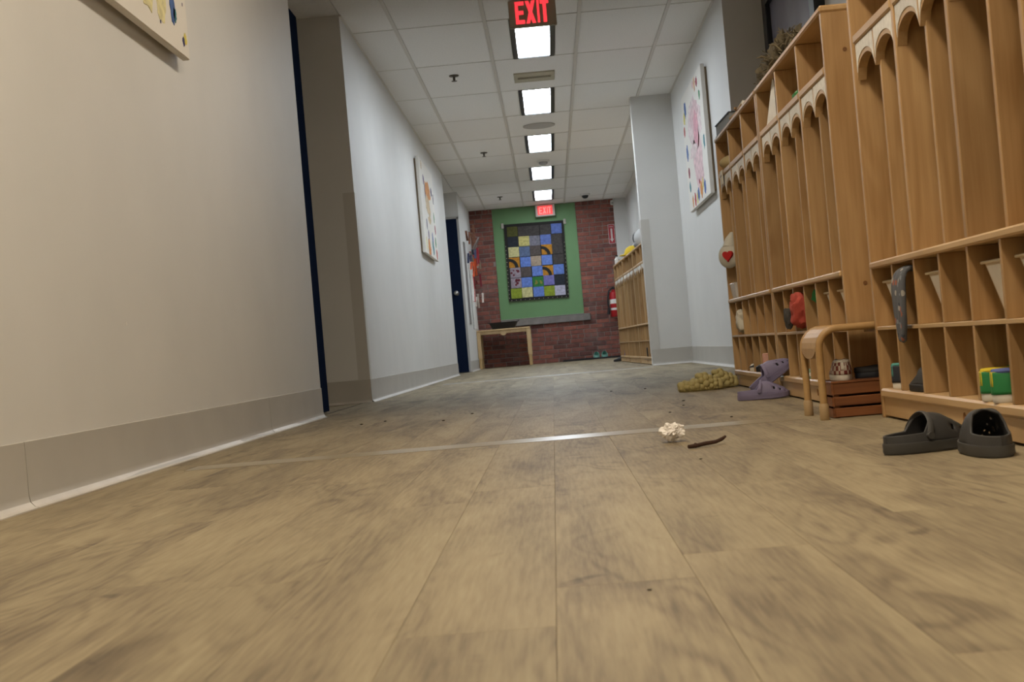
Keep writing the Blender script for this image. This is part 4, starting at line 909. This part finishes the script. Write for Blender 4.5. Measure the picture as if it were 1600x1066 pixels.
# ------------------------------------------------------------------ quilt
QY = YE-.030
q = thing('patchwork_quilt', 'patchwork quilt with a black fringed border on the green panel', 'quilt', (-.155, QY, 1.0), (0, .012, 0))
QW, QH = .93, 1.2
cols = dict(o=(.075, .075, .018), d=(.055, .048, .045), b=(.105, .155, .40), k=(.022, .026, .035), y=(.50, .44, .16), g=(.17, .165, .20), p=(.54, .50, .24), s=(.10, .14, .24), w=(.085, .068, .062), O=(.45, .20, .02), t=(.34, .26, .19), f=(.30, .25, .29), G=(.035, .17, .04), l=(.17, .16, .40), L=(.24, .30, .03), v=(.42, .40, .50), e=(.12, .20, .52))
rowsq = ['oddd b'.replace(' ', ''), 'kygbd', 'pswOd', 'Oeted', 'fweOe', 'febLK'.replace('L', 'G').replace('b', 'e')[:0] + 'feGlk', 'LpeLv']
obj('backing', B(-QW/2, QW/2, 0, .008, 0, QH), mat('quilt_black', (.022, .02, .018), .9), q)
pw, ph_ = (QW-.075)/5, (QH-.08)/7
for r_, line in enumerate(rowsq):
    for c_, ch in enumerate(line):
        x0 = -QW/2+.0375+c_*pw; z0 = QH-.04-(r_+1)*ph_
        jx = random.uniform(-.006, .006); jz = random.uniform(-.006, .006)
        pa = obj('patch', B(x0+.004+jx, x0+pw-.002+jx, -.005-random.uniform(0, .004), 0.0, z0+.003+jz, z0+ph_-.003+jz), mat('quilt_'+ch, cols[ch], .9, bump=.3, bscale=40, var=.3, vscale=30), q, .002)
        if ch == 'O':
            n = 10; arc = [(x0+pw*.85*math.sin(a), z0+ph_*.9*math.cos(a)) for a in [PI/2*k/n for k in range(n+1)]] + [(x0+pw*.55*math.sin(a), z0+ph_*.6*math.cos(a)) for a in [PI/2*k/n for k in range(n, -1, -1)]]
            obj('black_arc', MB().prism(arc, -.0105, -.0092, 'Y'), MATS['quilt_black'], pa)
        if ch in 'fG':
            for k in range(5):
                cx, cz = x0+random.uniform(.03, pw-.03), z0+random.uniform(.03, ph_-.03); obj('blotch', MB().lathe([(random.uniform(.012, .024), -.0105), (.012, -.0092)], (cx, 0, cz), 9, 'Y'), mat('blotch_f', (.13, .02, .03), .9) if ch == 'f' else mat('blotch_g', (.24, .22, .05), .9), pa)
fm = MB()
rnd = random.Random(2)
for k in range(64):
    x_ = -QW/2+QW*k/63; fm.prism([(x_-.003, 0), (x_+.003, 0), (x_+rnd.uniform(-.006, .006), -rnd.uniform(.03, .055))], -.001, .003, 'Y')
    if k % 1 == 0 and k < 50:
        z_ = QH*k/49
        for sd in (-1, 1): fm.prism([(sd*QW/2, z_), (sd*(QW/2+rnd.uniform(.008, .018)), z_+.006), (sd*QW/2, z_+.012)], -.001, .003, 'Y')
o = obj('fringe', fm, mat('fringe', (.07, .06, .03), .9), q); o['kind'] = 'stuff'
for k in range(14): 
    for sd in (-1, 1): obj('pompom', MB().ball((sd*(QW/2-.008), -.006, .05+k*.062), .0062, 1), mat('pompom', (.55, .50, .40), .8), q)
for k in range(13): obj('pompom', MB().ball((-QW/2+.04+k*.071, -.006, .012), .0062, 1), MATS['pompom'], q)
for sd in (-1, 1): obj('wall_clip', MB().box(sd*(QW/2+.02)-.02, sd*(QW/2+.02)+.02, -.012, .014, QH-.06, QH+.02), mat('clip', (.45, .42, .36), .6), q, .004)

# ------------------------------------------------------------------ far table and bin
tb = thing('small_table', 'small pale wooden table at the left of the brick wall', 'table', (-.728, 20.02, 0))
obj('tabletop', B(-.40, .40, -.32, .32, .56, .582), M_BIRCH, tb, .004)
for sx in (-1, 1):
    for sy in (-1, 1):
        x, y = sx*.375, sy*.29
        lg = obj('leg', MB().box(x-.028, x+.028, y-.02, y+.02, .16, .56), M_BIRCH, tb, .004); obj('leg_sleeve', MB().box(x-.02, x+.02, y-.015, y+.015, 0, .16), mat('birch_low', (.55, .36, .16), .45), tb, .004)
obj('apron', MB().box(-.347, .347, -.30, -.28, .515, .56), M_BIRCH, tb); obj('apron', MB().box(-.347, .347, .28, .30, .515, .56), M_BIRCH, tb)
obj('bracket', MB().lathe([(.05, -.31), (.05, -.301)], (-.0, 0, .53), 18, 'Y'), M_BIRCH, tb)
bn = thing('black_tray', 'flared black tray standing on the small far table', 'tray', (-.72, 19.92, .582))
def fl_(hx, hy, z): return [(-hx, -hy, z), (hx, -hy, z), (hx, hy, z), (-hx, hy, z)]
obj('tray_shell', MB().add(fl_(.165, .12, 0) + fl_(.215, .165, .10) + fl_(.205, .155, .10) + fl_(.155, .11, .006), [(3, 2, 1, 0), (12, 13, 14, 15)] + [(a*4+k, a*4+(k+1) % 4, a*4+4+(k+1) % 4, a*4+4+k) for a in range(3) for k in range(4)]), M_DARK, bn)
obj('handle', MB().tube([(.20, -.04, .09), (.235, -.03, .11), (.235, .03, .11), (.20, .04, .09)], .007, 8), M_DARK, bn, smooth=True); obj('handle', MB().tube([(-.20, -.04, .09), (-.235, -.03, .11), (-.235, .03, .11), (-.20, .04, .09)], .007, 8), M_DARK, bn, smooth=True)

# mat and teal clogs
mt = obj('boot_tray', MB().box(.13, 1.1, 20.12, 20.42, .001, .012).box(.13, 1.1, 20.10, 20.12, .001, .026).box(.13, 1.1, 20.42, 20.435, .001, .026).box(.13, .15, 20.12, 20.42, .012, .026), M_DARK); tag(mt, 'low black boot tray against the foot of the brick wall', 'boot tray')
clog('left teal clog on the black boot tray', .21, M_TEAL, M_TEAL, M_TEAL, (.645, 20.18, .0125), (0, 0, PI/2-.1), 'forward', 'teal clog pair', hgt=.10)
clog('right teal clog on the black boot tray', .21, M_TEAL, M_TEAL, M_TEAL, (.785, 20.18, .0125), (0, 0, PI/2+.05), 'forward', 'teal clog pair', hgt=.10)

# fire extinguisher, arrow sign, sensor
fe = thing('fire_extinguisher', 'red fire extinguisher on the brick wall beside the far lockers', 'extinguisher', (1.0, 20.34, .63))
RED = mat('ext_red', (.42, .015, .018), .35)
obj('cylinder', MB().lathe([(.062, 0), (.068, .01), (.068, .33), (.055, .375), (.025, .395), (.022, .42)], n=24), RED, fe, smooth=True)
obj('label_band', MB().lathe([(.0688, .20), (.0688, .27)], n=24), M_PAPERW, fe, smooth=True); obj('instruction_band', MB().lathe([(.0688, .10), (.0688, .135)], n=24), M_PAPERW, fe, smooth=True)
obj('valve_head', MB().box(-.022, .022, -.022, .022, .42, .455), M_DARK, fe, .004); obj('lever', MB().box(-.09, .02, -.012, .012, .458, .468).box(-.10, .02, -.012, .012, .44, .448), M_DARK, fe, .002)
obj('hose', MB().tube([(-.02, -.02, .44), (-.075, -.04, .40), (-.095, -.05, .30), (-.10, -.05, .20), (-.085, -.05, .10)], .013, 10), M_DARK, fe, smooth=True); obj('nozzle', MB().tube([(-.09, -.05, .14), (-.105, -.05, .04)], [.018, .026], 12), M_DARK, fe, smooth=True)
obj('bracket', MB().box(-.03, .03, .06, .098, .15, .35), M_STEEL, fe)
sg = thing('arrow_sign', 'red and white down-arrow sign on the brick wall', 'sign', (1.055, YE-.018, 1.765))
obj('plate', B(-.05, .05, 0, .004, 0, .30), mat('sign_red', (.40, .02, .03), .5), sg); 
MW = mat('sign_white', (.70, .62, .60), .5)
obj('border', MB().box(-.05, -.044, -.001, 0, 0, .30).box(.044, .05, -.001, 0, 0, .30).box(-.044, .044, -.001, 0, 0, .006).box(-.044, .044, -.001, 0, .294, .30), MW, sg)
obj('arrow', MB().prism([(-.014, .235), (.014, .235), (.014, .075), (.032, .075), (0, .025), (-.032, .075), (-.014, .075)], -.001, 0, 'Y'), MW, sg)
def text(s, size, m, parent, loc, rot):
    cu = bpy.data.curves.new('t', 'FONT'); cu.body = s; cu.size = size; cu.align_x = 'CENTER'; cu.extrude = .0004
    to = bpy.data.objects.new('t', cu); C.objects.link(to); dg = bpy.context.evaluated_depsgraph_get(); me = bpy.data.meshes.new_from_object(to.evaluated_get(dg)); bpy.data.objects.remove(to)
    me.materials.clear(); o = link('lettering', me, m, parent, loc, rot); return o
text('FIRE', .032, MW, sg, (0, -.001, .252), (PI/2, 0, 0))
sn = thing('motion_sensor', 'small white motion sensor at the top right of the brick wall', 'sensor', (1.10, YE-.02, 2.36)); obj('sensor_body', B(-.025, .025, -.045, -.002, 0, .075), MATS['det_white'], sn, .008); obj('lens', MB().ball((0, -.045, .03), .016, 2, (1, .5, 1)), MATS['det_grey'], sn, smooth=True)

# crafts on the far left wall
XW = -1.135
wb = thing('white_poster', 'white poster sheet on the wall between the far door and the brick', 'poster', (XW, 19.75, .05)); obj('sheet', B(.0005, .004, -.55, .55, .56, 1.5), M_PAPERW, wb); obj('edge_strip', B(.004, .008, -.56, -.52, .55, 1.51), mat('strip_grey', (.30, .29, .28), .6), wb)
jb = obj('notice_strip', B(XW+.0005, XW+.02, 18.35, 18.52, .66, 1.82), mat('strip_dark', (.22, .20, .19), .6), bevel=.002); tag(jb, 'narrow grey notice strip on the wall right of the far navy door', 'notice')
cn = thing('hoop_craft', 'woven hoop craft hanging high on the far left wall', 'craft', (XW+.04, 19.45, 1.80), (0, .0, 0))
obj('hoop', MB().tube([(.05+.08*math.sin(a), .16*math.cos(a), .15*math.sin(a)) for a in [2*PI*k/24 for k in range(25)]], .010, 8, caps=False), mat('hoop_grey', (.22, .20, .19), .7), cn, smooth=True)
for k in range(6):
    a = PI*k/6; obj('cord', MB().tube([(.05+.08*math.sin(a), .16*math.cos(a), .15*math.sin(a)), (.05-.08*math.sin(a), -.16*math.cos(a), -.15*math.sin(a))], .004, 5), mat('cord_brown', (.16, .09, .06), .8), cn)
obj('hanger', MB().tube([(.13, 0, .15), (-.035, 0, .26)], .003, 5), mat('cord_grey', (.3, .28, .26), .8), cn)
for k, (yy, zz, cc, sz, nm) in enumerate(((19.1, 1.93, (.28, .13, .08), .07, 'brown'), (19.55, 1.50, (.62, .10, .03), .085, 'orange-red'), (19.80, 1.70, (.40, .03, .05), .065, 'crimson'), (20.14, 1.03, (.60, .52, .46), .06, 'white'), (19.02, 1.68, (.05, .06, .12), .06, 'dark blue'), (19.95, 1.30, (.25, .03, .05), .055, 'maroon'), (20.1, 1.62, (.45, .36, .28), .05, 'tan'))):
    cr_ = thing('paper_craft', nm + ' paper craft pinned on the far left wall', 'craft', (XW+.005, yy, zz), group='paper crafts by the far door'); rnd = random.Random(k)
    cm = mat('craft_%d' % k, cc, .8, var=.25, vscale=20)
    for j in range(4):
        a = rnd.uniform(0, PI); pz = rnd.uniform(-sz, sz); py = rnd.uniform(-sz, sz)*.9; l_ = sz*1.9
        obj('paper_strip', MB().prism([(py-l_*math.cos(a), pz-l_*math.sin(a)), (py-l_*math.cos(a)+.03, pz-l_*math.sin(a)), (py+l_*math.cos(a)+.03, pz+l_*math.sin(a)), (py+l_*math.cos(a), pz+l_*math.sin(a))], .035*j, .035*j+.028, 'X'), cm, cr_)
for k in range(3):
    pp = thing('hanging_ribbon', ['white ribbon strip nearest the far door', 'white ribbon strip in the middle of the craft wall', 'red ribbon strip nearest the brick wall'][k], 'ribbon', (XW+.012, 19.25+.22*k, 1.02)); obj('ribbon', MB().tube([(.0+.006, 0, 0), (.012, .02, .18), (.008, -.01, .40)], .016, 6, flat=(.25, 1)), PC['red'] if k == 2 else M_PAPERW, pp)
